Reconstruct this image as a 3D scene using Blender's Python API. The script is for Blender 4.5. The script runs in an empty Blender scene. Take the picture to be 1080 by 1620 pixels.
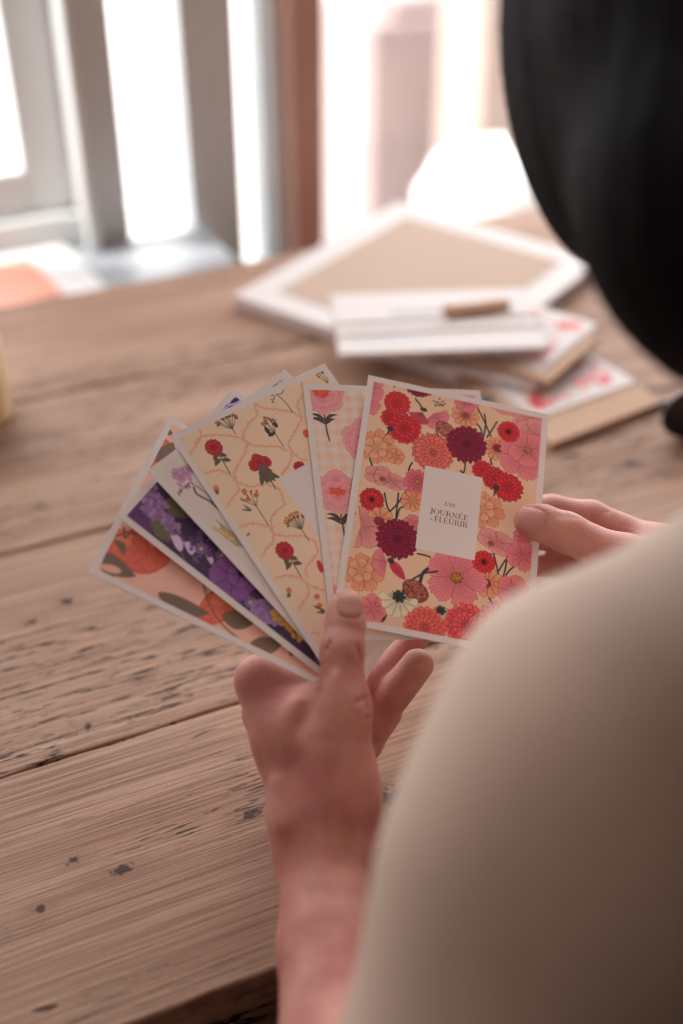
import bpy, bmesh, math, random
import numpy as np
from mathutils import Vector, Matrix
random.seed(7)
C = bpy.context.scene.collection
sc = bpy.context.scene

# ------------------------------------------------------------------ camera
PITCH = math.radians(36.2)
CAM_Z = 1.28
FPX = 1980.0
cd = bpy.data.cameras.new('camera')
cam = bpy.data.objects.new('camera', cd)
C.objects.link(cam)
cam.location = (0, 0, CAM_Z)
cam.rotation_euler = (math.pi/2 - PITCH, 0, 0)
cd.sensor_fit = 'VERTICAL'
cd.sensor_height = 36.0
cd.lens = 36.0*FPX/1620.0
cd.clip_start = 0.02
cd.dof.use_dof = True
cd.dof.focus_distance = 0.67
cd.dof.aperture_fstop = 2.4
sc.camera = cam

# ------------------------------------------------------------------ world, lights, exposure
w = bpy.data.worlds.new('world')
sc.world = w
w.use_nodes = True
bg = w.node_tree.nodes['Background']
bg.inputs[0].default_value = (0.98, 0.96, 0.96, 1)
bg.inputs[1].default_value = 6.0
sc.view_settings.view_transform = 'Standard'
sc.view_settings.look = 'None'
sc.view_settings.gamma = 1
sc.view_settings.use_curve_mapping = False
sc.view_settings.exposure = -0.02
try:
    sc.cycles.use_denoising = True
    sc.cycles.max_bounces = 8
    sc.cycles.diffuse_bounces = 5
    sc.cycles.sample_clamp_indirect = 6
except Exception:
    pass

D = Vector((0.9135, 0.4067, 0))      # along the planks
N = Vector((-0.4067, 0.9135, 0))     # across the table, towards the window
UP = Vector((0, 0, 1))
RZ = math.atan2(D.y, D.x)
TT = 0.75                            # table top height


def area(name, loc, rot, sx, sy, power, col, portal=False):
    l = bpy.data.lights.new(name, 'AREA')
    l.shape = 'RECTANGLE'
    l.size = sx
    l.size_y = sy
    l.energy = power
    l.color = col
    if portal:
        l.cycles.is_portal = True
    o = bpy.data.objects.new(name, l)
    C.objects.link(o)
    o.location = loc
    o.rotation_euler = rot
    return o


def tn(t, n, z):
    v = D*t + N*n
    return Vector((v.x, v.y, z))


# portal over the window wall (light arrives from +N side, shines towards -N)
area('window_portal', tn(0.35, 1.345, 1.25), (math.pi/2, 0, RZ + math.pi), 4.3, 2.3, 1, (1, 1, 1), True)
# high sun: lands on the ground outside and on the ledge just inside the glass
sl = bpy.data.lights.new('sun', 'SUN'); sl.energy = 5.0; sl.angle = math.radians(1.5); sl.color = (1.0, 0.95, 0.88)
so = bpy.data.objects.new('sun', sl); C.objects.link(so)
SUN_EL, SUN_AZ = math.radians(60), math.radians(76)
so.rotation_euler = (D*math.cos(SUN_EL)*math.sin(SUN_AZ)-N*math.cos(SUN_EL)*math.cos(SUN_AZ)-UP*math.sin(SUN_EL)).to_track_quat('-Z', 'Y').to_euler()
# unseen soft fill added at the solid left wall, left of the table
area('side_fill_light', tn(-1.84, 0.45, 1.85), (math.pi/2, 0, RZ - math.pi/2), 1.3, 1.1, 9, (1.0, 0.84, 0.76))


# ------------------------------------------------------------------ helpers
def cam2w(px, py, z):
    x = (px-540)/FPX*z
    yd = (py-810)/FPX*z
    c, s = math.cos(PITCH), math.sin(PITCH)
    return Vector((x, -s*yd + c*z, CAM_Z - c*yd - s*z))


def onplane(px, py, Z):
    d = cam2w(px, py, 1.0) - Vector((0, 0, CAM_Z))
    k = (Z-CAM_Z)/d.z
    return Vector((0, 0, CAM_Z)) + d*k


def tag(o, label=None, cat=None, group=None, kind=None):
    if label: o['label'] = label
    if cat: o['category'] = cat
    if group: o['group'] = group
    if kind: o['kind'] = kind
    return o


def empty(name, M):
    o = bpy.data.objects.new(name, None)
    C.objects.link(o)
    o.empty_display_size = 0.02
    o.matrix_world = M
    return o


def frame(loc, rz):
    return Matrix.Translation(loc) @ Matrix.Rotation(rz, 4, 'Z')


def obj(name, bm, mat, parent=None, M=None, smooth=False, bevel=0, seg=2):
    me = bpy.data.meshes.new(name)
    bmesh.ops.recalc_face_normals(bm, faces=bm.faces[:])
    bm.to_mesh(me)
    bm.free()
    mats = mat if isinstance(mat, (list, tuple)) else [mat]
    for m in mats:
        me.materials.append(m)
    if smooth:
        for p in me.polygons: p.use_smooth = True
    o = bpy.data.objects.new(name, me)
    C.objects.link(o)
    if parent: o.parent = parent
    if M is not None: o.matrix_local = M
    if bevel:
        b = o.modifiers.new('b', 'BEVEL')
        b.width = bevel
        b.segments = seg
        b.limit_method = 'ANGLE'
        b.angle_limit = math.radians(40)
    return o


def box(bm, x0, x1, y0, y1, z0, z1, M=None, mi=0):
    vs = [bm.verts.new((x, y, z)) for z in (z0, z1) for y in (y0, y1) for x in (x0, x1)]
    if M is not None:
        for v in vs: v.co = M @ v.co
    fs = [(0, 2, 3, 1), (4, 5, 7, 6), (0, 1, 5, 4), (2, 6, 7, 3), (0, 4, 6, 2), (1, 3, 7, 5)]
    for f in fs:
        bm.faces.new([vs[i] for i in f]).material_index = mi
    return vs


def prism(bm, pts, z0, z1, mi=0):
    a = [bm.verts.new((p[0], p[1], z0)) for p in pts]
    b = [bm.verts.new((p[0], p[1], z1)) for p in pts]
    n = len(pts)
    bm.faces.new(a[::-1]).material_index = mi
    bm.faces.new(b).material_index = mi
    for i in range(n):
        bm.faces.new([a[i], a[(i+1) % n], b[(i+1) % n], b[i]]).material_index = mi


def tube(bm, pts, r, seg=10, closed=False, caps=True):
    pts = [Vector(p) for p in pts]
    n = len(pts)
    rings = []
    prev = None
    for i, p in enumerate(pts):
        if closed:
            t = pts[(i+1) % n] - pts[i-1]
        else:
            t = pts[min(i+1, n-1)] - pts[max(i-1, 0)]
        t.normalize()
        if prev is None:
            a = t.cross(Vector((0, 0, 1)))
            if a.length < 1e-3: a = t.cross(Vector((1, 0, 0)))
        else:
            a = prev - t*prev.dot(t)
        a.normalize()
        prev = a
        b = t.cross(a)
        rr = r[i] if isinstance(r, (list, tuple)) else r
        rings.append([bm.verts.new(p + (a*math.cos(k*2*math.pi/seg) + b*math.sin(k*2*math.pi/seg))*rr) for k in range(seg)])
    m = n if closed else n-1
    for i in range(m):
        A, B = rings[i], rings[(i+1) % n]
        for k in range(seg):
            bm.faces.new([A[k], A[(k+1) % seg], B[(k+1) % seg], B[k]])
    if caps and not closed:
        bm.faces.new(rings[0][::-1])
        bm.faces.new(rings[-1])


def lathe(bm, prof, seg=48):
    rings = []
    for r, z in prof:
        if r < 1e-6:
            rings.append([bm.verts.new((0, 0, z))])
        else:
            rings.append([bm.verts.new((r*math.cos(k*2*math.pi/seg), r*math.sin(k*2*math.pi/seg), z)) for k in range(seg)])
    for A, B in zip(rings, rings[1:]):
        for k in range(seg):
            k2 = (k+1) % seg
            if len(A) == 1 and len(B) > 1: bm.faces.new([A[0], B[k], B[k2]])
            elif len(B) == 1 and len(A) > 1: bm.faces.new([A[k], A[k2], B[0]])
            elif len(A) > 1: bm.faces.new([A[k], A[k2], B[k2], B[k]])


# ------------------------------------------------------------------ materials
def srgb(r, g, b):
    f = lambda c: (c/255/12.92) if c <= 10.3 else ((c/255+0.055)/1.055)**2.4
    return np.array([f(r), f(g), f(b)])


PAPER = np.array([0.85, 0.78, 0.755])
SEEN_PAPER = srgb(192, 162, 152)


def ink(r, g, b):
    """printed colour from how it looks next to the paper"""
    return np.clip(srgb(r, g, b)/SEEN_PAPER*PAPER, 0, 0.95)


def mat(name, col, rough=0.6, spec=0.4, bump=None, sss=0, noise=None, **kw):
    m = bpy.data.materials.new(name)
    m.use_nodes = True
    nt = m.node_tree
    b = nt.nodes['Principled BSDF']
    b.inputs['Base Color'].default_value = (*col, 1)
    b.inputs['Roughness'].default_value = rough
    b.inputs['Specular IOR Level'].default_value = spec
    tc = nt.nodes.new('ShaderNodeTexCoord')
    if noise:
        scale, amt = noise
        n = nt.nodes.new('ShaderNodeTexNoise')
        n.inputs['Scale'].default_value = scale
        n.inputs['Detail'].default_value = 6
        nt.links.new(tc.outputs['Object'], n.inputs['Vector'])
        mx = nt.nodes.new('ShaderNodeMix')
        mx.data_type = 'RGBA'
        mx.inputs[6].default_value = (*[c*(1-amt) for c in col], 1)
        mx.inputs[7].default_value = (*[min(1, c*(1+amt)) for c in col], 1)
        nt.links.new(n.outputs[0], mx.inputs[0])
        nt.links.new(mx.outputs[2], b.inputs['Base Color'])
    if bump:
        scale, st, dist = bump
        n = nt.nodes.new('ShaderNodeTexNoise')
        n.inputs['Scale'].default_value = scale
        n.inputs['Detail'].default_value = 5
        nt.links.new(tc.outputs['Object'], n.inputs['Vector'])
        bp = nt.nodes.new('ShaderNodeBump')
        bp.inputs['Strength'].default_value = st
        bp.inputs['Distance'].default_value = dist
        nt.links.new(n.outputs[0], bp.inputs['Height'])
        nt.links.new(bp.outputs[0], b.inputs['Normal'])
    if sss:
        b.inputs['Subsurface Weight'].default_value = sss
        b.inputs['Subsurface Scale'].default_value = 0.006
        b.inputs['Subsurface Radius'].default_value = (1, 0.35, 0.2)
    return m


def attr_mat(name, attr, rough=0.55, spec=0.35, bump=None):
    m = mat(name, (0.5, 0.5, 0.5), rough, spec, bump)
    nt = m.node_tree
    a = nt.nodes.new('ShaderNodeAttribute')
    a.attribute_name = attr
    nt.links.new(a.outputs['Color'], nt.nodes['Principled BSDF'].inputs['Base Color'])
    return m


def wood_mat(name, c_light, c_mid, c_dark, pits=True, scale=1.0, knots=()):
    """long grain along object X, fine fibres, worn pits and knots"""
    m = bpy.data.materials.new(name)
    m.use_nodes = True
    nt = m.node_tree
    L = nt.links.new
    b = nt.nodes['Principled BSDF']
    tc = nt.nodes.new('ShaderNodeTexCoord')
    at = nt.nodes.new('ShaderNodeAttribute')
    at.attribute_name = 'plank'
    off = nt.nodes.new('ShaderNodeVectorMath'); off.operation = 'MULTIPLY_ADD'
    off.inputs[1].default_value = (3.7, 0.9, 0.5)
    L(at.outputs['Color'], off.inputs[0]); L(tc.outputs['Object'], off.inputs[2])

    def noise(sx, sy, sz, sc_, det=6, rough=0.6, dist=0):
        mp = nt.nodes.new('ShaderNodeMapping')
        mp.inputs['Scale'].default_value = (sx*scale, sy*scale, sz*scale)
        L(off.outputs[0], mp.inputs[0])
        n = nt.nodes.new('ShaderNodeTexNoise')
        n.inputs['Scale'].default_value = sc_
        n.inputs['Detail'].default_value = det
        n.inputs['Roughness'].default_value = rough
        n.inputs['Distortion'].default_value = dist
        L(mp.outputs[0], n.inputs['Vector'])
        return n.outputs[0]

    def ramp(src, stops):
        r = nt.nodes.new('ShaderNodeValToRGB')
        e = r.color_ramp.elements
        e[0].position, e[0].color = stops[0][0], (*stops[0][1], 1)
        e[1].position, e[1].color = stops[-1][0], (*stops[-1][1], 1)
        for p, c in stops[1:-1]:
            x = e.new(p); x.color = (*c, 1)
        L(src, r.inputs[0])
        return r.outputs[0]

    def mix(fac, a, c, mode='MIX'):
        x = nt.nodes.new('ShaderNodeMix'); x.data_type = 'RGBA'; x.blend_type = mode
        if isinstance(fac, (int, float)): x.inputs[0].default_value = fac
        else: L(fac, x.inputs[0])
        for s, i in ((a, 6), (c, 7)):
            if isinstance(s, tuple): x.inputs[i].default_value = (*s, 1)
            else: L(s, x.inputs[i])
        return x.outputs[2]
    broad = noise(1.0, 9, 9, 1.6, 4, 0.55, 0.6)
    base = ramp(broad, [(0.3, c_mid), (0.68, c_light)])
    grain = noise(5.0, 330, 120, 1.6, 6, 0.65, 0.15)
    g = ramp(grain, [(0.36, (0.50, 0.43, 0.39)), (0.58, (1.12, 1.08, 1.05))])
    col = mix(0.75, base, g, 'MULTIPLY')
    rings = noise(1.0, 30, 10, 2.0, 4, 0.55, 1.6)
    rg = ramp(rings, [(0.40, (0.80, 0.74, 0.70)), (0.55, (1, 1, 1))])
    col = mix(0.6, col, rg, 'MULTIPLY')
    one = (1.0, 1.0, 1.0); zero = (0.0, 0.0, 0.0)
    hgt = grain
    if pits:
        p1 = noise(42, 480, 100, 1.0, 3, 0.6, 0.25)
        region = noise(2.2, 7, 3, 1.7, 2, 0.5, 0.3)
        th = ramp(region, [(0.44, zero), (0.56, one)])
        pm = ramp(p1, [(0.575, zero), (0.61, one)])
        pit = mix(1.0, pm, th, 'MULTIPLY')
        col = mix(pit, col, c_dark)
        p2 = noise(17, 110, 40, 1.0, 2, 0.5, 0.4)
        pm2 = ramp(p2, [(0.72, zero), (0.75, one)])
        col = mix(pm2, col, tuple(np.array(c_dark)*1.5))
        h1 = nt.nodes.new('ShaderNodeMath'); h1.operation = 'MULTIPLY_ADD'
        L(pit, h1.inputs[0]); h1.inputs[1].default_value = -1.6; L(grain, h1.inputs[2])
        h2 = nt.nodes.new('ShaderNodeMath'); h2.operation = 'MULTIPLY_ADD'
        L(pm2, h2.inputs[0]); h2.inputs[1].default_value = -1.0; L(h1.outputs[0], h2.inputs[2])
        hgt = h2.outputs[0]
    wv = nt.nodes.new('ShaderNodeTexNoise'); wv.inputs['Scale'].default_value = 260; wv.inputs['Detail'].default_value = 5
    L(tc.outputs['Object'], wv.inputs['Vector'])
    for (kx, ky, rx, ry) in knots:
        sb = nt.nodes.new('ShaderNodeVectorMath'); sb.operation = 'SUBTRACT'; sb.inputs[1].default_value = (kx, ky, TT)
        L(tc.outputs['Object'], sb.inputs[0])
        ml = nt.nodes.new('ShaderNodeVectorMath'); ml.operation = 'MULTIPLY'; ml.inputs[1].default_value = (1/rx, 1/ry, 0)
        L(sb.outputs[0], ml.inputs[0])
        ln = nt.nodes.new('ShaderNodeVectorMath'); ln.operation = 'LENGTH'; L(ml.outputs[0], ln.inputs[0])
        ad_ = nt.nodes.new('ShaderNodeMath'); ad_.operation = 'MULTIPLY_ADD'; ad_.inputs[1].default_value = 2.6
        L(wv.outputs[0], ad_.inputs[0]); L(ln.outputs['Value'], ad_.inputs[2])
        rr = nt.nodes.new('ShaderNodeMapRange'); rr.inputs[1].default_value = 1.75; rr.inputs[2].default_value = 2.15
        rr.inputs[3].default_value = 1; rr.inputs[4].default_value = 0
        L(ad_.outputs[0], rr.inputs[0])
        r2 = nt.nodes.new('ShaderNodeMapRange'); r2.inputs[1].default_value = 1.6; r2.inputs[2].default_value = 4.4
        r2.inputs[3].default_value = .55; r2.inputs[4].default_value = 0
        L(ad_.outputs[0], r2.inputs[0])
        col = mix(r2.outputs[0], col, tuple(np.array(c_mid)*.72))
        col = mix(rr.outputs[0], col, tuple(np.array(c_dark)*1.3))
    L(col, b.inputs['Base Color'])
    b.inputs['Roughness'].default_value = 0.6
    b.inputs['Specular IOR Level'].default_value = 0.25
    bp = nt.nodes.new('ShaderNodeBump')
    bp.inputs['Strength'].default_value = 0.8
    bp.inputs['Distance'].default_value = 0.0012
    L(hgt, bp.inputs['Height']); L(bp.outputs[0], b.inputs['Normal'])
    return m


def table_xy(px, py):
    p = onplane(px, py, TT)
    return p.dot(D), p.dot(N)


KN = [(*table_xy(px, py), rx, ry) for px, py, rx, ry in ((104, 953, .007, .005), (190, 1378, .009, .0035), (118, 1362, .005, .003),
      (622, 1262, .015, .009), (398, 1288, .008, .004), (62, 1438, .004, .0025), (50, 985, .006, .003), (138, 1150, .005, .003), (1000, 735, .010, .006))]
M_TABLE = wood_mat('worn pine', (0.48, 0.32, 0.24), (0.33, 0.182, 0.118), (0.05, 0.022, 0.016), knots=KN)
M_PAPER = mat('white card stock', tuple(PAPER), 0.6, 0.3, (900, 0.12, 0.0002), noise=(300, 0.02))
M_WHITE = mat('white envelope paper', (0.66, 0.60, 0.59), 0.6, 0.3, (300, 0.2, 0.0004))
M_KRAFT = mat('kraft paper', (0.50, 0.33, 0.23), 0.75, 0.2, (400, 0.2, 0.0003), noise=(60, 0.06))
M_KRAFT2 = mat('pale kraft paper', (0.48, 0.35, 0.275), 0.75, 0.2, (400, 0.2, 0.0003), noise=(60, 0.05))
M_WALL = mat('warm plaster', (0.16, 0.11, 0.09), 0.9, 0.1, (40, 0.2, 0.002))
M_CEIL = mat('cream ceiling paint', (0.50, 0.40, 0.35), 0.9, 0.1)
M_GREY = mat('grey window paint', (0.80, 0.83, 0.84), 0.5, 0.4, (60, 0.1, 0.001), noise=(8, 0.08))
M_BROWN = mat('red brown window timber', (0.70, 0.43, 0.34), 0.5, 0.4, (80, 0.2, 0.001), noise=(10, 0.15))
M_LEDGE = mat('pale blue grey ledge paint', (0.40, 0.43, 0.47), 0.35, 0.5)
M_TWINE = mat('jute twine', (0.55, 0.34, 0.24), 0.9, 0.1, (1500, 0.6, 0.0005))
M_PEG = mat('beech peg', (0.55, 0.32, 0.19), 0.6, 0.3, (200, 0.2, 0.0003))
M_STEEL = mat('steel', (0.5, 0.5, 0.5), 0.3, 0.5)
M_STEEL.node_tree.nodes['Principled BSDF'].inputs['Metallic'].default_value = 1
M_BLACK = mat('black plastic', (0.012, 0.012, 0.014), 0.35, 0.5)
M_FLOORW = wood_mat('dark floorboards', (0.045, 0.032, 0.028), (0.03, 0.02, 0.018), (0.01, 0.008, 0.008), pits=False)
M_GREYPRINT = mat('grey print', (0.42, 0.42, 0.45), 0.6, 0.3)
M_BLUEPRINT = mat('pale blue print', (0.66, 0.68, 0.74), 0.6, 0.3)
M_BROWNPRINT = mat('brown print', tuple(ink(120, 68, 55)), 0.6, 0.3)
M_HAIR = mat('black hair', (0.006, 0.005, 0.006), 0.75, 0.06, (700, 0.3, 0.0006))
M_SHIRT = mat('cream knit', (0.60, 0.47, 0.39), 0.9, 0.1, (900, 0.4, 0.0008), noise=(25, 0.05))
M_JEANS = mat('dark denim', (0.018, 0.022, 0.035), 0.85, 0.2, (900, 0.4, 0.0008))
M_SALMON = mat('salmon cover', (0.85, 0.38, 0.28), 0.5, 0.3, noise=(30, 0.04))
M_STOOL = wood_mat('oak stool', (0.30, 0.18, 0.10), (0.22, 0.13, 0.07), (0.05, 0.03, 0.02), pits=False)
M_GLASS = bpy.data.materials.new('window glass')
M_GLASS.use_nodes = True
_n = M_GLASS.node_tree
_n.nodes.remove(_n.nodes['Principled BSDF'])
_t = _n.nodes.new('ShaderNodeBsdfTransparent'); _t.inputs[0].default_value = (0.97, 0.98, 0.98, 1)
_gl = _n.nodes.new('ShaderNodeBsdfGlossy'); _gl.inputs['Roughness'].default_value = 0.02
_mx = _n.nodes.new('ShaderNodeMixShader')
_mx.inputs[0].default_value = 0.04; _n.links.new(_t.outputs[0], _mx.inputs[1]); _n.links.new(_gl.outputs[0], _mx.inputs[2])
_n.links.new(_mx.outputs[0], _n.nodes['Material Output'].inputs[0])

# ------------------------------------------------------------------ the room
FT = frame(Vector((0, 0, 0)), RZ)       # room axes: X along the planks, Y towards the window, Z up
RX0, RX1, RY0, RY1, RH = -1.9, 2.8, -3.0, 1.30, 2.5


def struct(name, bm, m, **kw):
    o = obj(name, bm, m, M=FT, **kw)
    o['kind'] = 'structure'
    return o


bm = bmesh.new(); box(bm, RX0-.1, RX1+.1, RY0-.1, RY1+.12, -0.1, 0.0); struct('floor', bm, M_FLOORW)
bm = bmesh.new(); box(bm, RX0-.1, RX1+.1, RY0-.1, RY1+.12, RH, RH+.1); struct('ceiling', bm, M_CEIL)
bm = bmesh.new(); box(bm, RX0-.1, RX0, RY0-.1, RY1+.12, 0, RH); struct('wall_left', bm, M_WALL)
bm = bmesh.new(); box(bm, RX1, RX1+.1, RY0-.1, RY1+.12, 0, RH); struct('wall_right', bm, M_WALL)
bm = bmesh.new(); box(bm, RX0, RX1, RY0-.1, RY0, 0, RH); struct('wall_back', bm, M_WALL)
bm = bmesh.new(); box(bm, RX0, RX1, RY1, RY1+.12, 2.25, RH)
box(bm, RX0, RX1, RY1, RY1+.12, 0, 0.10)
box(bm, RX0, RX0+.25, RY1, RY1+.12, 0.10, 2.25)
box(bm, RX1-.25, RX1, RY1, RY1+.12, 0.10, 2.25)
struct('wall_front', bm, M_WALL)
SILLZ = 0.70


def wallx(px):
    """room X of the ray through image column px (row ~250) on the window wall"""
    o = Vector((0, 0, CAM_Z)); d = cam2w(px, 250, 1.0)-o
    k = RY1/(d.dot(N))
    return (d*k).dot(D)


def window(name, x0, x1, z0, z1, m, fw_l, fw_r, y0=0.02, depth=0.06):
    fr = bmesh.new()
    box(fr, x0, x0+fw_l, RY1+y0, RY1+y0+depth, z0, z1)
    box(fr, x1-fw_r, x1, RY1+y0, RY1+y0+depth, z0, z1)
    box(fr, x0+fw_l, x1-fw_r, RY1+y0, RY1+y0+depth, z0, z0+.05)
    box(fr, x0+fw_l, x1-fw_r, RY1+y0, RY1+y0+depth, z1-.05, z1)
    o = struct(name, fr, m, bevel=.004)
    g = bmesh.new()
    box(g, x0+fw_l, x1-fw_r, RY1+y0+depth*.45, RY1+y0+depth*.45+.004, z0+.05, z1-.05)
    obj('window_pane', g, M_GLASS, o)
    return o


X = {p: wallx(p+(14 if p < 400 else 0)) for p in (0, 15, 30, 70, 95, 182, 190, 292, 303, 370, 375, 425, 430, 497, 503)}
# left casement (its rail is seen at the far left), broad grey reveal, narrow lights, brown mullion, big right window
window('window_1', X[30]-0.62, X[95]+.005, SILLZ+0.035, 2.25, M_GREY, .05, X[95]-X[15])
bm = bmesh.new()
box(bm, X[95]+.004, X[182], RY1-.004, RY1+.10, SILLZ+.037, 2.25)
box(bm, X[95]+.004, X[95]+.018, RY1-.03, RY1-.005, SILLZ+.001, 2.25)
struct('trim_1', bm, M_GREY, bevel=.004)
window('window_2', X[182], X[370], 0.10, 2.25, M_GREY, .004, X[370]-X[292])
window('window_3', X[370], X[430]+.002, 0.10, 2.25, M_GREY, .005, .005)
bm = bmesh.new()
box(bm, X[430]+.002, X[430]+.014, RY1-.0, RY1+.09, 0.10, 2.25, mi=1)
box(bm, X[430]+.014, X[497], RY1-.03, RY1+.10, 0.10, 2.25)
struct('trim_2', bm, [M_BROWN, M_GREY], bevel=.003)
window('window_4', X[497], RX1-.25, 0.10, 2.25, M_BROWN, .004, .06)
bm = bmesh.new()
box(bm, RX0, X[182], RY1+.0, RY1+.10, 0.10, SILLZ+.035)
box(bm, RX0+.25, X[30]-.62, RY1+.0, RY1+.10, SILLZ+.03, 2.25)
struct('trim_3', bm, M_GREY)
# ledge running under the left windows
LX1 = X[303]
bm = bmesh.new(); box(bm, RX0+.02, LX1, 1.10, RY1, SILLZ-.03, SILLZ); box(bm, RX0+.02, LX1-.02, 1.14, RY1, 0, SILLZ-.03)
o = obj('window_ledge', bm, M_LEDGE, M=FT, bevel=.006)
tag(o, 'pale blue grey painted ledge below the left windows behind the table', 'ledge')

# outdoors
bm = bmesh.new(); box(bm, -9, 12, RY1+.13, 12, -0.25, -0.15)
o = struct('ground', bm, mat('pale paving', (0.62, 0.58, 0.56), 0.8, 0.2, noise=(3, .08)))


def at_depth(px, py, n):
    o = Vector((0, 0, CAM_Z)); d = cam2w(px, py, 1.0)-o
    return o + d*(n/d.dot(N))


# pinkish terrace wall, low and broad, seen as a soft shape through the big window
bm = bmesh.new()
a = at_depth(590, 40, 2.6); b_ = at_depth(800, 40, 2.6)
ax, bx = a.dot(D), b_.dot(D)
box(bm, ax, bx, 2.6, 2.9, -0.15, a.z, )
box(bm, ax+.06, bx-.05, 2.62, 2.88, a.z, a.z+.04)
o = obj('garden_wall', bm, mat('pink render', (0.34, 0.27, 0.265), 0.9, 0.1, (20, .3, .004), noise=(6, .1)), M=FT, bevel=.01)
tag(o, 'dusty pink rendered garden wall outside the big right window', 'wall')
bm = bmesh.new()
a = at_depth(768, 40, 2.3); b_ = at_depth(900, 40, 2.3)
box(bm, a.dot(D), b_.dot(D), 2.3, 2.5, -0.15, a.z+.1)
o = obj('gate_pillar', bm, mat('sandy stone', (0.40, 0.32, 0.28), 0.9, 0.1, (20, .3, .004), noise=(6, .1)), M=FT, bevel=.01)
tag(o, 'sandy stone gate pillar outside the window right of the pink wall', 'pillar')
bm = bmesh.new()
pc = at_depth(768, 330, 2.0)
prof = [(0, -.15), (.06, -.15), (.07, .0), (.09, pc.z-.12), (.10, pc.z-.07), (.09, pc.z-.07), (0, pc.z-.09)]
lathe(bm, prof)
pot = empty('garden_planter', Matrix.Translation((pc.x, pc.y, 0)))
obj('pot', bm, mat('white stone', (0.8, 0.78, 0.76), 0.7, 0.2), pot, smooth=True)
bm = bmesh.new()
bmesh.ops.create_icosphere(bm, subdivisions=4, radius=.125)
for v in bm.verts:
    k = 1+.10*math.sin(v.co.x*40+v.co.z*31)*math.cos(v.co.y*37)+.04*random.random()
    v.co *= k
    v.co.z = v.co.z*.85+pc.z+.02
obj('foliage', bm, mat('white blossom', (0.86, 0.84, 0.83), 0.8, 0.1), pot, smooth=True)
tag(pot, 'white pot of round white blossom outside the big window', 'planter')

# ------------------------------------------------------------------ the table
TX0, TX1 = -0.80, 1.30
PL = [0.336, 0.511, 0.711, 0.907, 1.084]
table = empty('wooden_table', frame(tn(0, 0, 0), RZ))
tag(table, 'worn pine plank table with open seams and weathered grain under the cards', 'table')


def tabletop():
    bm = bmesh.new()
    lay = bm.verts.layers.float_color.new('plank')
    for i in range(4):
        y0, y1 = PL[i]+.0011, PL[i+1]-.0011
        nseg = 150
        rnd = random.Random(i)
        ph = [rnd.uniform(0, 6) for _ in range(6)]
        vs0 = len(bm.verts)
        prof = []
        W_ = y1-y0
        # rounded cross section
        sec = [(y0, -.024), (y0, -.003), (y0+.0004, -.0005), (y0+.0014, 0), (y0+W_*.25, .0003), (y0+W_*.5, .0005), (y0+W_*.75, .0003), (y1-.0014, 0), (y1-.0004, -.0005), (y1, -.003), (y1, -.024)]
        rows = []
        for k in range(nseg+1):
            x = TX0+(TX1-TX0)*k/nseg
            row = []
            for j, (y, z) in enumerate(sec):
                wob = .0009*math.sin(x*23+ph[0])*math.sin(x*7+ph[1])+.0005*math.sin(x*61+ph[2])+.0003*math.sin(x*143+ph[3])
                e = 1 if j < 3 or j > 7 else .3
                yy = y + wob*e*(1 if j < 5 else -1)
                v = bm.verts.new((x, yy, TT+z))
                v[lay] = (rnd.random()*0+i*.37+.1, i*.61 % 1, i*.23 % 1, 1)
                row.append(v)
            rows.append(row)
        for A, B in zip(rows, rows[1:]):
            for j in range(len(sec)):
                j2 = (j+1) % len(sec)
                bm.faces.new([A[j], B[j], B[j2], A[j2]])
        bm.faces.new(rows[0]); bm.faces.new(rows[-1][::-1])
    return bm


obj('tabletop', tabletop(), M_TABLE, table)
bm = bmesh.new()
box(bm, TX0+.06, TX1-.06, PL[0]+.04, PL[0]+.062, TT-.12, TT-.024)
box(bm, TX0+.06, TX1-.06, PL[4]-.062, PL[4]-.04, TT-.12, TT-.024)
box(bm, TX0+.06, TX0+.082, PL[0]+.062, PL[4]-.062, TT-.12, TT-.024)
box(bm, TX1-.082, TX1-.06, PL[0]+.062, PL[4]-.062, TT-.12, TT-.024)
obj('apron', bm, M_TABLE, table, bevel=.002)
for lx in (TX0+.03, TX1-.10):
    for ly in (PL[0]+.02, PL[4]-.09):
        bm = bmesh.new(); box(bm, lx, lx+.07, ly, ly+.07, 0, TT-.0245)
        obj('leg', bm, M_TABLE, table, bevel=.004)
# ------------------------------------------------------------------ the fan of cards
CW, CH = 0.105, 0.148
# origin (top left corner), direction along the top edge, direction down the left edge
POSE = {
 'A': ((0.01501, 0.60776, 0.92992), (0.97306, -0.03018, -0.22856), (-0.13439, -0.8798, -0.45595)),
 'C': ((-0.02124, 0.59485, 0.93186), (0.95656, 0.23155, -0.17713), (0.11277, -0.85418, -0.5076)),
 'D': ((-0.08844, 0.54297, 0.93135), (0.7525, 0.65774, 0.03339), (0.55812, -0.60998, -0.56252)),
 'E': ((-0.09796, 0.52217, 0.92387), (0.63695, 0.76066, 0.12524), (0.68215, -0.48044, -0.55123)),
 'F': ((-0.11063, 0.49695, 0.91441), (0.49939, 0.84371, 0.19687), (0.78567, -0.34525, -0.51335)),
 'G': ((-0.12095, 0.46698, 0.90369), (0.29027, 0.91993, 0.26359), (0.87984, -0.14823, -0.45156)),
}


def card_matrix(k):
    O, X_, Y_ = [Vector(v) for v in POSE[k]]
    X_.normalize()
    y = -Y_; y = (y - X_*y.dot(X_)).normalized()
    z = X_.cross(y)
    M = Matrix((X_, y, z)).transposed().to_4x4()
    M.translation = O - z*{'F': .0009, 'G': .0018}.get(k, 0)
    return M


def on_card(k):
    """photo pixel -> millimetres on the card (x right, y down from the top left corner)"""
    M = card_matrix(k); Mi = M.inverted(); o = Vector((0, 0, CAM_Z))
    lo = Mi @ o

    def f(px, py):
        d = Mi.to_3x3() @ (cam2w(px, py, 1.0)-o)
        t = -lo.z/d.z
        p = lo + d*t
        return p.x*1000, -p.y*1000
    return f


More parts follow.
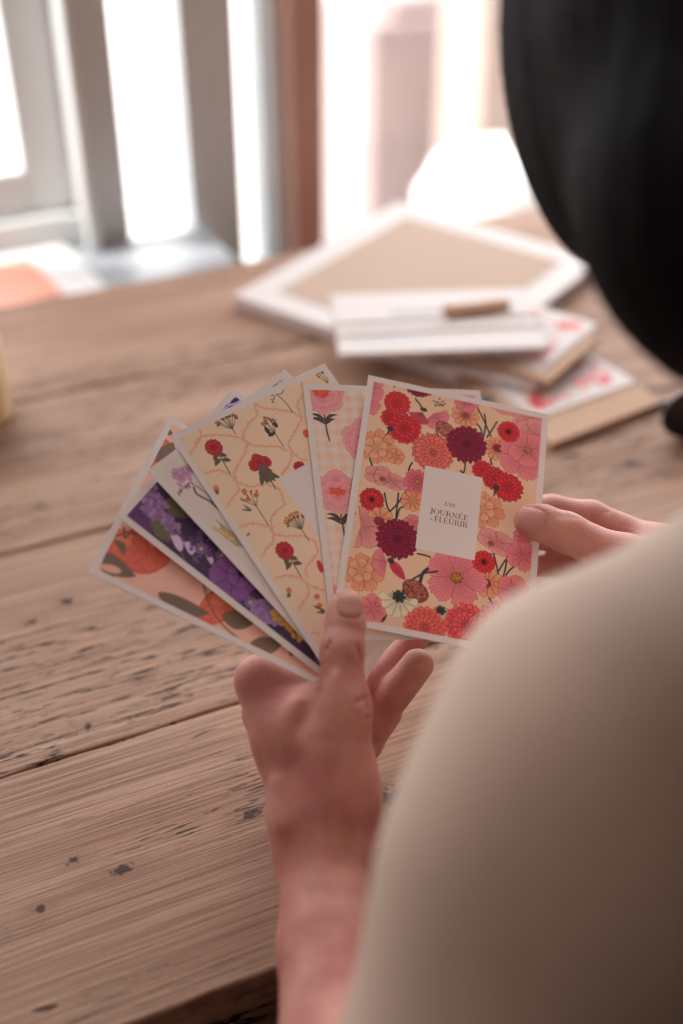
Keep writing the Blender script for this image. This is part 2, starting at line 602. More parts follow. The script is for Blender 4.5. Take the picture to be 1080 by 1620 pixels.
_rs = np.random.RandomState(3)
_tab = _rs.rand(256, 256)


def vn(x, y, s=1.0, seed=0):
    """value noise"""
    x = x*s + seed*17.3+50; y = y*s + seed*9.1+50
    xi = np.floor(x).astype(int); yi = np.floor(y).astype(int)
    fx = x-xi; fy = y-yi
    fx = fx*fx*(3-2*fx); fy = fy*fy*(3-2*fy)
    g = lambda i, j: _tab[(xi+i) % 256, (yi+j) % 256]
    return (g(0, 0)*(1-fx)+g(1, 0)*fx)*(1-fy)+(g(0, 1)*(1-fx)+g(1, 1)*fx)*fy


def fbm(x, y, s=1.0, seed=0):
    return (vn(x, y, s, seed)+.5*vn(x, y, s*2.1, seed+1)+.25*vn(x, y, s*4.3, seed+2))/1.75


class Canvas:
    """paints a flat print as colours on a fine grid, in millimetres"""
    def __init__(s, w_, h_, res, bg, key=None):
        s.w, s.h, s.res = w_, h_, res
        s.nx, s.ny = int(w_*res)+1, int(h_*res)+1
        x = np.linspace(0, w_, s.nx); y = np.linspace(0, h_, s.ny)
        s.X, s.Y = np.meshgrid(x, y)
        s.a = np.empty((s.ny, s.nx, 3)); s.a[:] = bg
        s.f = on_card(key) if key else None
        s.ox = s.oy = 0
        s.soft = .22*4/res

    def P(s, px, py):
        u, v = s.f(px, py)
        return u-s.ox, v-s.oy

    def reg(s, x0, x1, y0, y1):
        i0 = max(0, int(x0*s.res)-1); i1 = min(s.nx, int(x1*s.res)+3)
        j0 = max(0, int(y0*s.res)-1); j1 = min(s.ny, int(y1*s.res)+3)
        if i0 >= i1 or j0 >= j1: return None
        sl = (slice(j0, j1), slice(i0, i1))
        return sl, s.X[sl], s.Y[sl]

    def put(s, sl, m, col):
        m = np.clip(m, 0, 1)[..., None]
        s.a[sl] = s.a[sl]*(1-m)+np.asarray(col)*m

    def line(s, pts, wd, col, wd2=None):
        for k, (p, q) in enumerate(zip(pts, pts[1:])):
            w0 = wd if wd2 is None else wd+(wd2-wd)*k/(len(pts)-1)
            r = s.reg(min(p[0], q[0])-w0, max(p[0], q[0])+w0, min(p[1], q[1])-w0, max(p[1], q[1])+w0)
            if not r: continue
            sl, X_, Y_ = r
            dx, dy = q[0]-p[0], q[1]-p[1]
            t = np.clip(((X_-p[0])*dx+(Y_-p[1])*dy)/(dx*dx+dy*dy+1e-9), 0, 1)
            d = np.hypot(X_-p[0]-t*dx, Y_-p[1]-t*dy)
            s.put(sl, (w0/2-d)/s.soft+.5, col)

    def curve(s, pts, wd, col, wd2=None, n=10):
        pts = [np.array(p, float) for p in pts]
        if len(pts) == 2: return s.line(pts, wd, col, wd2)
        P_ = [2*pts[0]-pts[1]]+pts+[2*pts[-1]-pts[-2]]
        out = []
        for i in range(1, len(P_)-2):
            for t in np.linspace(0, 1, n, endpoint=False):
                a, b, c, d = P_[i-1:i+3]
                out.append(.5*((2*b)+(c-a)*t+(2*a-5*b+4*c-d)*t*t+(3*b-a-3*c+d)*t**3))
        out.append(pts[-1])
        s.line(out, wd, col, wd2)

    def rect(s, x0, y0, x1, y1, col):
        r = s.reg(x0, x1, y0, y1)
        sl, X_, Y_ = r
        m = np.minimum(np.minimum(X_-x0, x1-X_), np.minimum(Y_-y0, y1-Y_))
        s.put(sl, m/s.soft+.5, col)

    def poly(s, pts, col, shade=None):
        xs = [p[0] for p in pts]; ys = [p[1] for p in pts]
        r = s.reg(min(xs), max(xs), min(ys), max(ys))
        if not r: return
        sl, X_, Y_ = r
        ins = np.zeros(X_.shape, bool)
        n = len(pts)
        for i in range(n):
            (ax, ay), (bx, by) = pts[i], pts[(i+1) % n]
            c = ((ay > Y_) != (by > Y_)) & (X_ < (bx-ax)*(Y_-ay)/((by-ay) or 1e-9)+ax)
            ins ^= c
        s.put(sl, ins.astype(float), col)

    def blob(s, x, y, rx, ry, rot, col, dark=None, rough=0.0, tex=0.0, seed=0, edge=0.0):
        R_ = max(rx, ry)*1.3
        r = s.reg(x-R_, x+R_, y-R_, y+R_)
        if not r: return
        sl, X_, Y_ = r
        c, n = math.cos(rot), math.sin(rot)
        u = ((X_-x)*c+(Y_-y)*n)/rx; v = (-(X_-x)*n+(Y_-y)*c)/ry
        d = np.hypot(u, v)
        th = np.arctan2(v, u)
        lim = 1+rough*(fbm(np.cos(th)*3+5, np.sin(th)*3+5, 1.3, seed)-.5)*2
        m = (lim-d)*min(rx, ry)/s.soft+.5
        cc = np.ones(X_.shape+(3,))*col
        if dark is not None:
            k = np.clip(tex*fbm(X_, Y_, 1.6, seed)*2-.3*tex+edge*np.clip((d/lim-.8)/.2, 0, 1), 0, 1)[..., None]
            cc = cc*(1-k)+np.asarray(dark)*k
        s.put(sl, m, cc)

    def leaf(s, x0, y0, x1, y1, wd, col, vein=None, bend=0.0):
        L_ = math.hypot(x1-x0, y1-y0)
        r = s.reg(min(x0, x1)-wd-L_*abs(bend), max(x0, x1)+wd+L_*abs(bend), min(y0, y1)-wd-L_*abs(bend), max(y0, y1)+wd+L_*abs(bend))
        if not r: return
        sl, X_, Y_ = r
        dx, dy = (x1-x0)/L_, (y1-y0)/L_
        u = ((X_-x0)*dx+(Y_-y0)*dy)/L_; v = -(X_-x0)*dy+(Y_-y0)*dx
        uu = np.clip(u, 0, 1)
        v = v-bend*L_*4*uu*(1-uu)
        half = wd/2*np.sin(np.pi*uu**.85)**.8
        m = np.where((u > 0) & (u < 1), (half-np.abs(v))/s.soft+.5, 0)
        cc = np.ones(X_.shape+(3,))*col
        if vein is not None:
            k = np.clip(1-np.abs(v)/.22, 0, 1)*.8
            k = np.maximum(k, .45*(np.sin((u*L_-np.abs(v)*1.0)*4.5) > .75))
            cc = cc*(1-k[..., None])+np.asarray(vein)*k[..., None]
        s.put(sl, m, cc)

    def petals(s, x, y, R_, n, col, dark, rot=0.0, lob=.14, pw=.5, a0=None, a1=None, sx=1.0, sy=1.0, tilt=0.0, veins=0,
               vein_amt=.5, inner=None, inner_r=.35, rough=.05, line_=None, lw=.32, seed=0, gap=.35, hole=0.0):
        RR = R_*1.2*max(sx, sy)
        r = s.reg(x-RR, x+RR, y-RR, y+RR)
        if not r: return
        sl, X_, Y_ = r
        c, q = math.cos(tilt), math.sin(tilt)
        U = ((X_-x)*c+(Y_-y)*q)/sx; V = (-(X_-x)*q+(Y_-y)*c)/sy
        d = np.hypot(U, V); th = np.arctan2(V, U)
        ph = (th-rot)*n/2
        lobe = np.abs(np.cos(ph))**pw
        lim = R_*(1-lob+lob*lobe)*(1+rough*2*(fbm(np.cos(th)*4+9, np.sin(th)*4+9, 2.2, seed)-.5))
        m = (lim-d)/s.soft+.5
        if hole: m = np.minimum(m, (d-hole)/s.soft+.5)
        if a0 is not None:
            dd = (th-a0) % (2*math.pi)
            m = np.where(dd < (a1-a0) % (2*math.pi+1e-6), m, 0)
        t = np.clip(d/lim, 0, 1)
        k = .45*(1-t)**1.2
        if veins:
            wv = np.sin(th*veins+3*fbm(X_, Y_, .5, seed))
            k = k+vein_amt*np.clip(wv*1.4-.35, 0, 1)*np.clip(1.15-t*.6, 0, 1)
        k = k+.30*(fbm(X_, Y_, 1.4, seed+3)-.5)
        cc = np.ones(X_.shape+(3,))*col
        k = np.clip(k, 0, 1)[..., None]
        cc = cc*(1-k)+np.asarray(dark)*k
        if inner is not None:
            ki = np.clip((inner_r-t)/inner_r*1.6, 0, 1)[..., None]
            cc = cc*(1-ki)+np.asarray(inner)*ki
        if line_ is not None:
            e = np.clip((lw-(lim-d))/s.soft+.5, 0, 1)
            if gap: e = np.maximum(e, (np.clip((lw*.8-np.abs(np.cos(ph))*d*2/n)/s.soft+.5, 0, 1))*(t > .3))
            cc = cc*(1-.75*e[..., None])+np.asarray(line_)*.75*e[..., None]
        s.put(sl, m, cc)

    def dahlia(s, x, y, R_, col, dark, n=18, L_=5, seed=0, squash=1.0, tilt=0.0, jag=.12, **kw):
        col = np.asarray(col); dark = np.asarray(dark)
        for k in range(L_):
            f_ = 1-k/L_*.92
            c_ = col*(1+.12*math.sin(k*2.3+seed))
            s.petals(x, y, R_*f_, max(5, int(n*(f_*.6+.4))), c_, dark, rot=k*.55+seed, lob=jag+.06*k/L_, pw=.7, rough=.09,
                     line_=dark*.8, lw=.28, seed=seed+k, sy=squash, tilt=tilt, **kw)

    def zinnia(s, x, y, R_, col, dark, n=14, seed=0):
        s.dahlia(x, y, R_, col, dark, n, 3, seed, jag=.10)
        s.blob(x, y, R_*.22, R_*.22, 0, np.asarray(dark)*.5, rough=.3)

    def cosmos(s, x, y, R_, col, dark, ctr, n=5, seed=0, **kw):
        s.petals(x, y, R_, n, col, dark, lob=.30, pw=.35, veins=46, vein_amt=.55, rough=.12, line_=dark, lw=.28, seed=seed, **kw)
        if ctr is not None:
            s.blob(x, y, R_*.19, R_*.19, 0, np.asarray(dark)*.7, rough=.3)
            s.blob(x, y, R_*.155, R_*.155, 0, ctr, np.asarray(ctr)*.35, .3, .9, seed)

    def mesh(s, name, parent, mtl, x0, y0, z):
        nx, ny = s.nx, s.ny
        co = np.empty((ny*nx, 3), np.float32)
        co[:, 0] = (s.X.ravel()+x0)/1000; co[:, 1] = -(s.Y.ravel()+y0)/1000; co[:, 2] = z
        i = np.arange((ny-1)*(nx-1)); r_ = i//(nx-1); c_ = i % (nx-1)
        a = r_*nx+c_
        q = np.stack([a, a+nx, a+nx+1, a+1], 1)
        me = raw_mesh(name, co, q)
        at = me.attributes.new('print', 'FLOAT_COLOR', 'POINT')
        col = np.ones((ny*nx, 4), np.float32); col[:, :3] = np.clip(s.a.reshape(-1, 3), 0, 1)
        at.data.foreach_set('color', col.ravel())
        me.materials.append(mtl)
        o = bpy.data.objects.new(name, me)
        C.objects.link(o); o.parent = parent
        return o


def raw_mesh(name, co, q, smooth=False):
    me = bpy.data.meshes.new(name)
    me.vertices.add(len(co)); me.vertices.foreach_set('co', np.asarray(co, np.float32).ravel())
    k = q.shape[1]
    me.loops.add(len(q)*k); me.loops.foreach_set('vertex_index', q.astype(np.int32).ravel())
    me.polygons.add(len(q)); me.polygons.foreach_set('loop_start', (np.arange(len(q))*k).astype(np.int32))
    if smooth: me.polygons.foreach_set('use_smooth', np.ones(len(q), bool))
    me.update(calc_edges=True)
    return me


M_PRINT = attr_mat('printed card', 'print', 0.55, 0.3)
BR = 3.6                          # white border, mm


def art_red():
    c = Canvas(105-2*BR, 148-2*BR, 4, ink(198, 148, 118), 'A'); c.ox = c.oy = BR
    P = c.P
    S = 1/2.83                     # photo pixels -> mm on this card
    st = ink(52, 46, 44)
    red, redd = ink(188, 40, 44), ink(105, 14, 26)
    cri, crid = ink(122, 24, 46), ink(60, 8, 26)
    cor, cord = ink(200, 88, 74), ink(128, 38, 38)
    pin, pind = ink(204, 104, 104), ink(142, 52, 60)
    pal, pald = ink(206, 120, 112), ink(140, 58, 56)
    pea, pead = ink(206, 122, 88), ink(138, 62, 46)
    whi = ink(205, 172, 140)
    yel = ink(196, 120, 50)
    # stems
    T = [((536, 729), (536, 770), (542, 790)), ((554, 780), (556, 800), (561, 813)), ((644, 774), (630, 795), (618, 808)), ((630, 780), (628, 800), (626, 822)),
         ((643, 800), (632, 805), (627, 822)), ((608, 780), (612, 800), (618, 812)), ((652, 732), (648, 738), (646, 745)), ((755, 645), (765, 665), (776, 690)), ((766, 655), (768, 670), (765, 690)),
         ((786, 667), (778, 680), (770, 692)), ((752, 668), (760, 678), (763, 690)), ((826, 655), (822, 668), (816, 676)), ((832, 664), (824, 666), (818, 680)),
         ((780, 875), (784, 890), (788, 908)), ((813, 871), (798, 888), (788, 904)), ((802, 880), (800, 895), (796, 912)), ((812, 897), (806, 902), (800, 910)),
         ((660, 876), (670, 878), (680, 881)), ((740, 652), (735, 740), (728, 745)), ((657, 631), (664, 640), (669, 648)), ((778, 735), (776, 728), (780, 720)), ((618, 598), (621, 606), (624, 612)),
         ((773, 945), (778, 955), (776, 965)), ((685, 770), (690, 776), (695, 780)), ((610, 690), (614, 684), (618, 674)), ((579, 716), (584, 724), (588, 736))]
    for t in T: c.curve([P(*q) for q in t], .9, st)
    # flowers, back to front
    c.cosmos(*P(572, 632), 11.5, pin, pind, None, 5, 1, rot=.5)
    c.petals(*P(581, 612), 10.5, 4, pin, pind, rot=2.2, lob=.3, veins=40, line_=pind, seed=2)
    c.cosmos(*P(840, 672), 13, pal, pald, None, 4, 3, rot=.9)
    c.dahlia(*P(664, 606), 9.5, cri, crid, 20, 5, 1)
    c.petals(*P(795, 636), 10.5, 5, pal, pald, sx=1.15, sy=.75, tilt=.2, lob=.2, veins=40, inner=pind, inner_r=.3, line_=pald, seed=4)
    c.petals(*P(736, 657), 8.2, 11, pea, pead, lob=.2, veins=0, inner=ink(140, 52, 50), inner_r=.45, line_=pead, seed=5)
    c.petals(*P(738, 634), 7.6, 5, pin, redd, lob=.2, veins=30, line_=pind, seed=6, a0=-.3, a1=3.5)
    c.petals(*P(785, 710), 7.6, 12, pea, pead, lob=.25, veins=0, line_=pead, seed=7)
    c.blob(*P(787, 709), 3, 2.5, .2, ink(140, 50, 45), redd, .2, .8)
    c.petals(*P(598, 706), 10.6, 8, pea, pead, lob=.3, pw=.4, veins=26, vein_amt=.35, line_=pead, rough=.12, seed=8)
    c.petals(*P(594, 708), 7.0, 6, ink(214, 134, 100), pead, rot=.6, lob=.35, pw=.4, line_=pead, seed=9, inner=yel, inner_r=.22)
    c.petals(*P(600, 752), 7.5, 5, pal, pald, sx=1.15, sy=.8, lob=.2, veins=36, inner=pind, inner_r=.3, line_=pald, seed=10)
    c.petals(*P(618, 760), 8.0, 5, pal, pald, sx=1.3, sy=.62, tilt=.25, lob=.2, veins=44, vein_amt=.6, line_=pald, seed=11)
    c.blob(*P(605, 758), 1.8, 1.4, 0, ink(150, 70, 60), pind, .4, .8)
    c.cosmos(*P(828, 722), 15, pin, pind, None, 5, 12, rot=1.2, a0=-.2, a1=3.9)
    c.petals(*P(842, 690), 12, 4, pal, pald, rot=.3, lob=.25, veins=40, line_=pald, seed=13, a0=3.0, a1=6.0)
    c.cosmos(*P(834, 712), 11.5, pin, pind, yel, 5, 14, rot=.2)
    c.petals(*P(684, 655), 9.3, 5, pin, pind, a0=-.55, a1=2.2, lob=.2, veins=34, line_=pind, seed=15)
    c.petals(*P(668, 652), 8.0, 4, ink(176, 62, 74), redd, a0=.9, a1=2.9, lob=.2, veins=34, line_=pind, seed=16)
    c.blob(*P(670, 648), 2.1, 1.3, .1, st)
    c.petals(*P(626, 722), 5, 6, pea, pead, line_=pead, seed=3)
    # red group upper left
    c.dahlia(*P(618, 661), 5.8, red, redd, 12, 3, 2)
    c.dahlia(*P(640, 678), 9.6, red, redd, 15, 5, 3)
    c.dahlia(*P(628, 638), 7.8, ink(196, 44, 44), redd, 16, 5, 4)
    c.blob(*P(617, 678), 1.9, 1.5, .4, st, rough=.4)
    c.blob(*P(705, 680), 6.5, 4.4, .55, ink(188, 100, 80), ink(110, 52, 44), .05, .9, 1, .5)
    c.curve([P(689, 680), P(694, 690), P(702, 697), P(715, 700)], .8, st)
    c.dahlia(*P(685, 716), 12.2, cor, cord, 20, 6, 5)
    c.dahlia(*P(738, 703), 11.8, cri, crid, 20, 6, 6)
    c.zinnia(*P(804, 683), 6.7, red, redd, 13, 7)
    c.dahlia(*P(763, 744), 6.3, red, redd, 12, 4, 8)
    c.dahlia(*P(782, 757), 7.4, ink(180, 42, 44), redd, 14, 4, 9)
    c.dahlia(*P(803, 771), 9.0, red, redd, 16, 5, 10)
    c.blob(*P(785, 772), 2.0, 1.7, .4, st, rough=.4)
    c.line([P(785, 773), P(781, 784)], .9, st)
    # sprig
    for k in range(16):
        a, b = P(688+_rs.rand()*16, 630+_rs.rand()*14)
        c.blob(a, b, .5, .4, 0, st)
    c.curve([P(684, 634), P(692, 637), P(702, 642)], .5, st)
    # middle left
    c.petals(*P(570, 832), 14, 4, pal, pald, rot=.6, lob=.22, veins=50, vein_amt=.55, line_=pald, seed=17, a0=-1.8, a1=1.75)
    c.zinnia(*P(588, 790), 6.9, red, redd, 13, 11)
    c.petals(*P(602, 822), 7.5, 9, pea, pead, lob=.2, veins=0, line_=pead, seed=18, a0=3.0, a1=6.4)
    c.blob(*P(600, 825), 3.2, 2.6, .3, ink(140, 50, 48), redd, .2, .8)
    c.petals(*P(652, 792), 6.6, 9, pea, pead, lob=.2, line_=pead, seed=19)
    c.cosmos(*P(660, 762), 7.8, ink(198, 86, 90), pind, yel, 12, 20)
    c.petals(*P(652, 829), 5.6, 4, pin, pind, lob=.2, veins=24, line_=pind, seed=21)
    c.dahlia(*P(628, 853), 11.8, cri, crid, 20, 6, 12)
    c.petals(*P(574, 906), 11.0, 7, pea, pead, lob=.3, pw=.4, veins=26, vein_amt=.35, line_=pead, rough=.12, seed=22)
    c.petals(*P(570, 902), 7.0, 6, ink(214, 132, 98), pead, rot=.6, lob=.35, pw=.4, line_=pead, seed=23, inner=yel, inner_r=.22)
    c.petals(*P(612, 889), 8.5, 3, pin, pind, a0=1.6, a1=4.2, lob=.1, veins=34, line_=pind, seed=24)
    c.leaf(*P(616, 886), *P(641, 918), 5.5, ink(176, 50, 66), redd)
    c.blob(*P(618, 887), 2, 1.6, .4, st)
    c.petals(*P(590, 962), 8.2, 7, pin, pind, lob=.25, veins=30, line_=pind, seed=25)
    # right of and below the label
    c.petals(*P(768, 808), 10.8, 7, pea, pead, lob=.32, pw=.4, veins=26, vein_amt=.35, line_=pead, rough=.12, seed=26)
    c.petals(*P(764, 806), 7.0, 6, ink(214, 134, 100), pead, rot=.3, lob=.35, pw=.4, line_=pead, seed=27, inner=yel, inner_r=.2)
    c.petals(*P(786, 858), 9.6, 5, pal, pald, sx=1.25, sy=.72, tilt=.3, lob=.2, veins=44, vein_amt=.6, line_=pald, seed=28)
    c.blob(*P(776, 860), 1.9, 1.6, 0, ink(150, 66, 55), pind, .4, .8)
    c.petals(*P(826, 850), 5.5, 7, pin, pind, lob=.2, veins=24, line_=pind, seed=29)
    c.cosmos(*P(826, 880), 9, pin, pind, None, 5, 30)
    c.petals(*P(772, 922), 9.0, 10, pea, pead, lob=.22, line_=pead, seed=31)
    c.blob(*P(768, 922), 3, 2.6, .3, ink(140, 50, 48), redd, .2, .8)
    c.petals(*P(812, 935), 9.5, 5, pin, pind, lob=.22, veins=40, line_=pind, seed=32)
    c.cosmos(*P(722, 914), 16.5, pin, pind, yel, 5, 33, rot=1.1)
    c.zinnia(*P(765, 889), 6.6, red, redd, 13, 13)
    c.curve([P(692, 904), P(668, 908), P(642, 925), P(634, 945)], 1.0, st)
    c.curve([P(676, 900), P(668, 908), P(664, 922)], 1.8, st)
    c.blob(*P(657, 935), 7.6, 5.6, .5, ink(186, 96, 74), ink(100, 44, 36), .05, 1.0, 2, .5)
    for (x, y, r_, sd) in ((631, 948, 10.5, 34), (697, 970, 8.0, 35)):
        c.petals(*P(x, y), r_, 12, whi, ink(150, 120, 96), a0=-.25, a1=3.4, lob=.16, veins=60, vein_amt=.35, line_=ink(100, 76, 62), lw=.25, rough=.1, seed=sd)
        for k in range(9):
            an = 2.9+k*.42; q = P(x, y-3)
            c.curve([q, (q[0]+math.cos(an)*r_*.3, q[1]+math.sin(an)*r_*.25), (q[0]+math.cos(an+.2)*r_*.55, q[1]+math.sin(an+.2)*r_*.4)], .3, st)
        c.petals(*P(x, y-4), r_*.36, 7, st, st*.5, lob=.4, pw=.6)
    c.dahlia(*P(672, 992), 11.5, ink(206, 80, 68), cord, 19, 5, 14)
    c.dahlia(*P(738, 990), 12.5, ink(204, 70, 70), redd, 19, 5, 15)
    c.dahlia(*P(790, 985), 12.0, pin, pind, 19, 5, 16)
    c.leaf(*P(603, 985), *P(612, 972), 1.6, st)
    return c


def art_gingham():
    c = Canvas(105-2*BR, 148-2*BR, 3, ink(200, 164, 148), 'C'); c.ox = c.oy = BR
    P = c.P
    g = ink(205, 146, 116)
    sx = np.clip((np.sin((c.X+2.2)*2*math.pi/7.1)+.15)*4, 0, 1); sy = np.clip((np.sin((c.Y+4)*2*math.pi/7.1)+.15)*4, 0, 1)
    m = (.38*sx+.38*sy+.24*sx*sy)
    c.a = c.a*(1-m[..., None]*.85)+g*m[..., None]*.85
    pk, pkd, rd = ink(212, 128, 124), ink(182, 62, 70), ink(186, 44, 46)
    st = ink(70, 48, 46)

    def peony(x, y, R_, sd=0):
        for k, (dx, dy, f_) in enumerate(((0, -.45, .62), (-.5, -.1, .62), (.5, -.1, .62), (-.45, .4, .55), (.45, .4, .55), (0, .55, .6), (-.25, .1, .6), (.25, .1, .6), (0, .25, .55))):
            c.petals(x+dx*R_, y+dy*R_, R_*f_, 5, pk, pkd, rot=k+sd, lob=.16, veins=22, vein_amt=.42, rough=.12, line_=pkd, lw=.25, seed=k+sd, gap=0)
        c.blob(x, y+.02*R_, R_*.42, R_*.2, 0, rd, ink(196, 90, 60), .5, .7, sd)

    def stem(x, y):
        c.line([(x, y), (x+.7, y+15), (x+1.4, y+19)], .9, st)
        for sg in (-1, 1):
            c.leaf(x+.2, y+7.5, x+sg*8, y+3.2, 2.0, st, bend=-.16*sg)
            c.leaf(x+.4, y+9.5, x+sg*7.2-1, y+5.8, 2.2, st, bend=-.16*sg)
    for (x, y) in ((508, 622), (534, 777)):
        a, b = P(x, y)
        stem(a, b+10)
        peony(a, b, 12.0, int(x))
    a, b = P(575, 695); peony(a+2, b, 13, 4)
    a, b = P(762, 616); peony(a-17, b+8, 12, 5)
    a, b = P(510, 960); peony(a+4, b-2, 11, 6)
    a, b = P(650, 720); peony(a, b, 12, 7); peony(a, b+50, 12, 8)
    return c


def art_garland():
    c = Canvas(105-2*BR, 148-2*BR, 3.4, ink(206, 158, 130), 'D'); c.ox = c.oy = BR
    P = c.P
    gc = ink(198, 128, 102)
    # scalloped twig garland, built from arcs between the points where they meet
    ov = lambda q: q
    arcs = [((308, 700), (320, 690), (345, 688), (378, 692), (392, 702)), ((301, 718), (310, 704), (318, 692), (316, 680)),
            ((392, 702), (388, 715), (374, 740), (370, 750), (374, 760)), ((392, 702), (384, 690), (392, 672), (408, 655), (400, 637)),
            ((400, 637), (414, 645), (440, 648), (462, 652), (478, 662)), ((478, 662), (470, 640), (480, 622), (477, 605)), ((478, 662), (462, 690), (456, 704), (462, 715)),
            ((392, 702), (408, 706), (440, 706), (455, 714)), ((462, 715), (460, 730), (452, 742), (446, 752)), ((462, 715), (474, 726), (486, 728)),
            ((325, 748), (345, 744), (360, 748), (374, 762)), ((374, 762), (378, 776), (368, 786), (358, 802)), ((374, 762), (395, 770), (420, 766), (440, 772), (446, 784), (450, 798)),
            ((450, 798), (436, 810), (428, 822), (432, 840)), ((380, 833), (400, 828), (425, 834), (432, 846)), ((432, 846), (432, 858), (422, 868), (414, 880)),
            ((432, 846), (450, 848), (480, 848), (498, 856)), ((498, 856), (502, 872), (494, 886), (484, 898), (484, 914)), ((436, 914), (455, 910), (474, 914), (486, 924)),
            ((486, 924), (500, 930), (512, 934)), ((486, 924), (488, 940), (480, 952), (472, 965)), ((494, 1000), (505, 1004)), ((444, 750), (450, 744), (456, 738))]
    for k, a in enumerate(arcs):
        pts = [P(*q) for q in a]
        c.curve(pts, .7, gc)
        for (p, q) in zip(pts, pts[1:]):
            n = int(math.hypot(q[0]-p[0], q[1]-p[1])/.75)
            for i in range(n):
                t = i/n
                x, y = p[0]+(q[0]-p[0])*t, p[1]+(q[1]-p[1])*t
                an = _rs.rand()*6.28
                c.line([(x, y), (x+math.cos(an)*1.25, y+math.sin(an)*1.25)], .45, gc)
    red, redd = ink(178, 44, 46), ink(100, 18, 28)
    gr, grd = ink(92, 72, 56), ink(62, 48, 40)
    orr, ord_ = ink(200, 106, 66), ink(130, 66, 40)

    def carn(px, py, r_=5.0, peony=False):
        x, y = P(px, py)
        # the stem leans with the print: direction (0.75, 1) in the photo
        x2, y2 = P(px+26, py+42)
        c.curve([(x, y), ((x+x2)/2+.4, (y+y2)/2), (x2, y2)], .6, gr)
        ex, ey = (x2-x)/math.hypot(x2-x, y2-y), (y2-y)/math.hypot(x2-x, y2-y)
        nx, ny = -ey, ex
        for s_, t0, L_ in ((1, .45, 5.0), (-1, .5, 4.6), (1, .28, 4.0), (-1, .3, 4.0)):
            bx, by = x+ex*16*t0, y+ey*16*t0
            c.leaf(bx, by, bx+nx*s_*L_+ex*2.4, by+ny*s_*L_+ey*2.4, 2.6, gr, grd, .1*s_)
        if peony:
            for s_, L_ in ((-1, 8.5), (-.4, 9.5), (.35, 9), (1, 8.5), (0, 9.5)):
                c.leaf(x+ex*5, y+ey*5, x+ex*(7+L_*.6)+nx*s_*L_*.7, y+ey*(7+L_*.6)+ny*s_*L_*.7, 3.2, gr, grd, .05)
            for dx, dy in ((-1, .5), (1, .2), (0, -1), (0, .8), (0, 0)):
                c.petals(x+nx*dx*3.2+ex*dy*2, y+ny*dx*3.2+ey*dy*2, 3.6, 4, red, redd, rot=dx, lob=.15, veins=14, line_=redd, lw=.25)
            c.blob(x+ex*3.4, y+ey*3.4, 2.2, 2.2, 0, gr)
        else:
            c.dahlia(x, y, r_, red, redd, 12, 4, int(px))

    carn(338, 708); carn(410, 732, peony=True); carn(450, 871, 5.2)

    def sprig(px, py, n, col, spread=5.0, L_=12.0, leaves=True):
        x, y = P(px, py); x2, y2 = P(px+24, py+38)
        d_ = math.hypot(x2-x, y2-y); ex, ey = (x2-x)/d_, (y2-y)/d_; nx, ny = -ey, ex
        bx, by = x+ex*7, y+ey*7
        c.line([(bx, by), (x+ex*L_, y+ey*L_)], .5, gr)
        for k in range(n):
            s_ = (k/(n-1)-.5)*2
            tx, ty = x+nx*s_*spread-ex*(2.5*(1-s_*s_))+_rs.rand()-.5, y+ny*s_*spread-ey*(2.5*(1-s_*s_))+_rs.rand()-.5
            c.curve([(bx, by), ((bx+tx)/2+nx*s_*.6, (by+ty)/2+ny*s_*.6), (tx, ty)], .35, gr)
            for q in range(3 if leaves else 1):
                c.blob(tx+_rs.rand()*1.6-.8, ty+_rs.rand()*1.6-.8, .85, .7, 0, col, ord_, .4, .6, k)
                c.leaf(tx+ex, ty+ey, tx+ex*2.6+nx*(_rs.rand()*2-1), ty+ey*2.6+ny*(_rs.rand()*2-1), .9, gr)
    sprig(357, 662, 9, orr, 6.0, 10)
    sprig(424, 668, 5, ink(160, 100, 70), 3.2, 16)
    c.leaf(*P(418, 676), *P(430, 690), 2.4, grd); c.leaf(*P(440, 676), *P(430, 668), 2.2, grd); c.leaf(*P(424, 690), *P(436, 684), 2.2, grd)
    sprig(394, 783, 4, orr, 5.0, 19, False)
    for q in ((386, 777), (392, 790), (405, 783)): c.blob(*P(*q), 1.6, 1.4, 0, orr, ord_, .3, .5)
    for q in ((384, 798), (392, 804), (382, 806)): c.leaf(*P(398, 808), *P(*q), 1.1, gr)
    sprig(466, 820, 10, ink(206, 130, 62), 5.6, 14)
    c.curve([P(437, 624), P(447, 632), P(458, 645), P(462, 652)], .5, gr); c.curve([P(428, 622), P(434, 628), P(430, 636)], .5, gr)
    c.curve([P(437, 624), P(446, 622), P(449, 612)], .4, gr)
    for q in ((427, 626), (427, 632), (430, 637)): c.line([P(*q), P(q[0]+4, q[1]-1)], .4, gr)
    c.leaf(*P(528, 590), *P(520, 578), 2, orr)
    sprig(508, 590, 4, orr, 3, 6)
    c.blob(*P(342, 773), 1.5, 2.0, .5, orr, ord_, .2, .5); c.leaf(*P(345, 776), *P(340, 782), 2.6, gr)
    c.blob(*P(457, 934), 1.4, 1.8, .5, orr, ord_, .2, .5); c.leaf(*P(458, 938), *P(455, 946), 2.2, gr)
    for q in ((501, 944), (505, 958)): c.blob(*P(*q), 1.6, 1.4, 0, orr, ord_, .3, .5)
    for q in ((494, 958), (500, 970), (508, 972)): c.leaf(*P(514, 966), *P(*q), 1.3, gr)
    c.blob(*P(484, 686), 1.9, 2.6, .4, ink(200, 80, 50)); c.dahlia(*P(474, 739), 3.6, red, redd, 9, 3, 3); c.blob(*P(506, 896), 1.5, 3.6, .3, red)
    c.leaf(*P(390, 848), *P(396, 842), .9, gr)
    return c


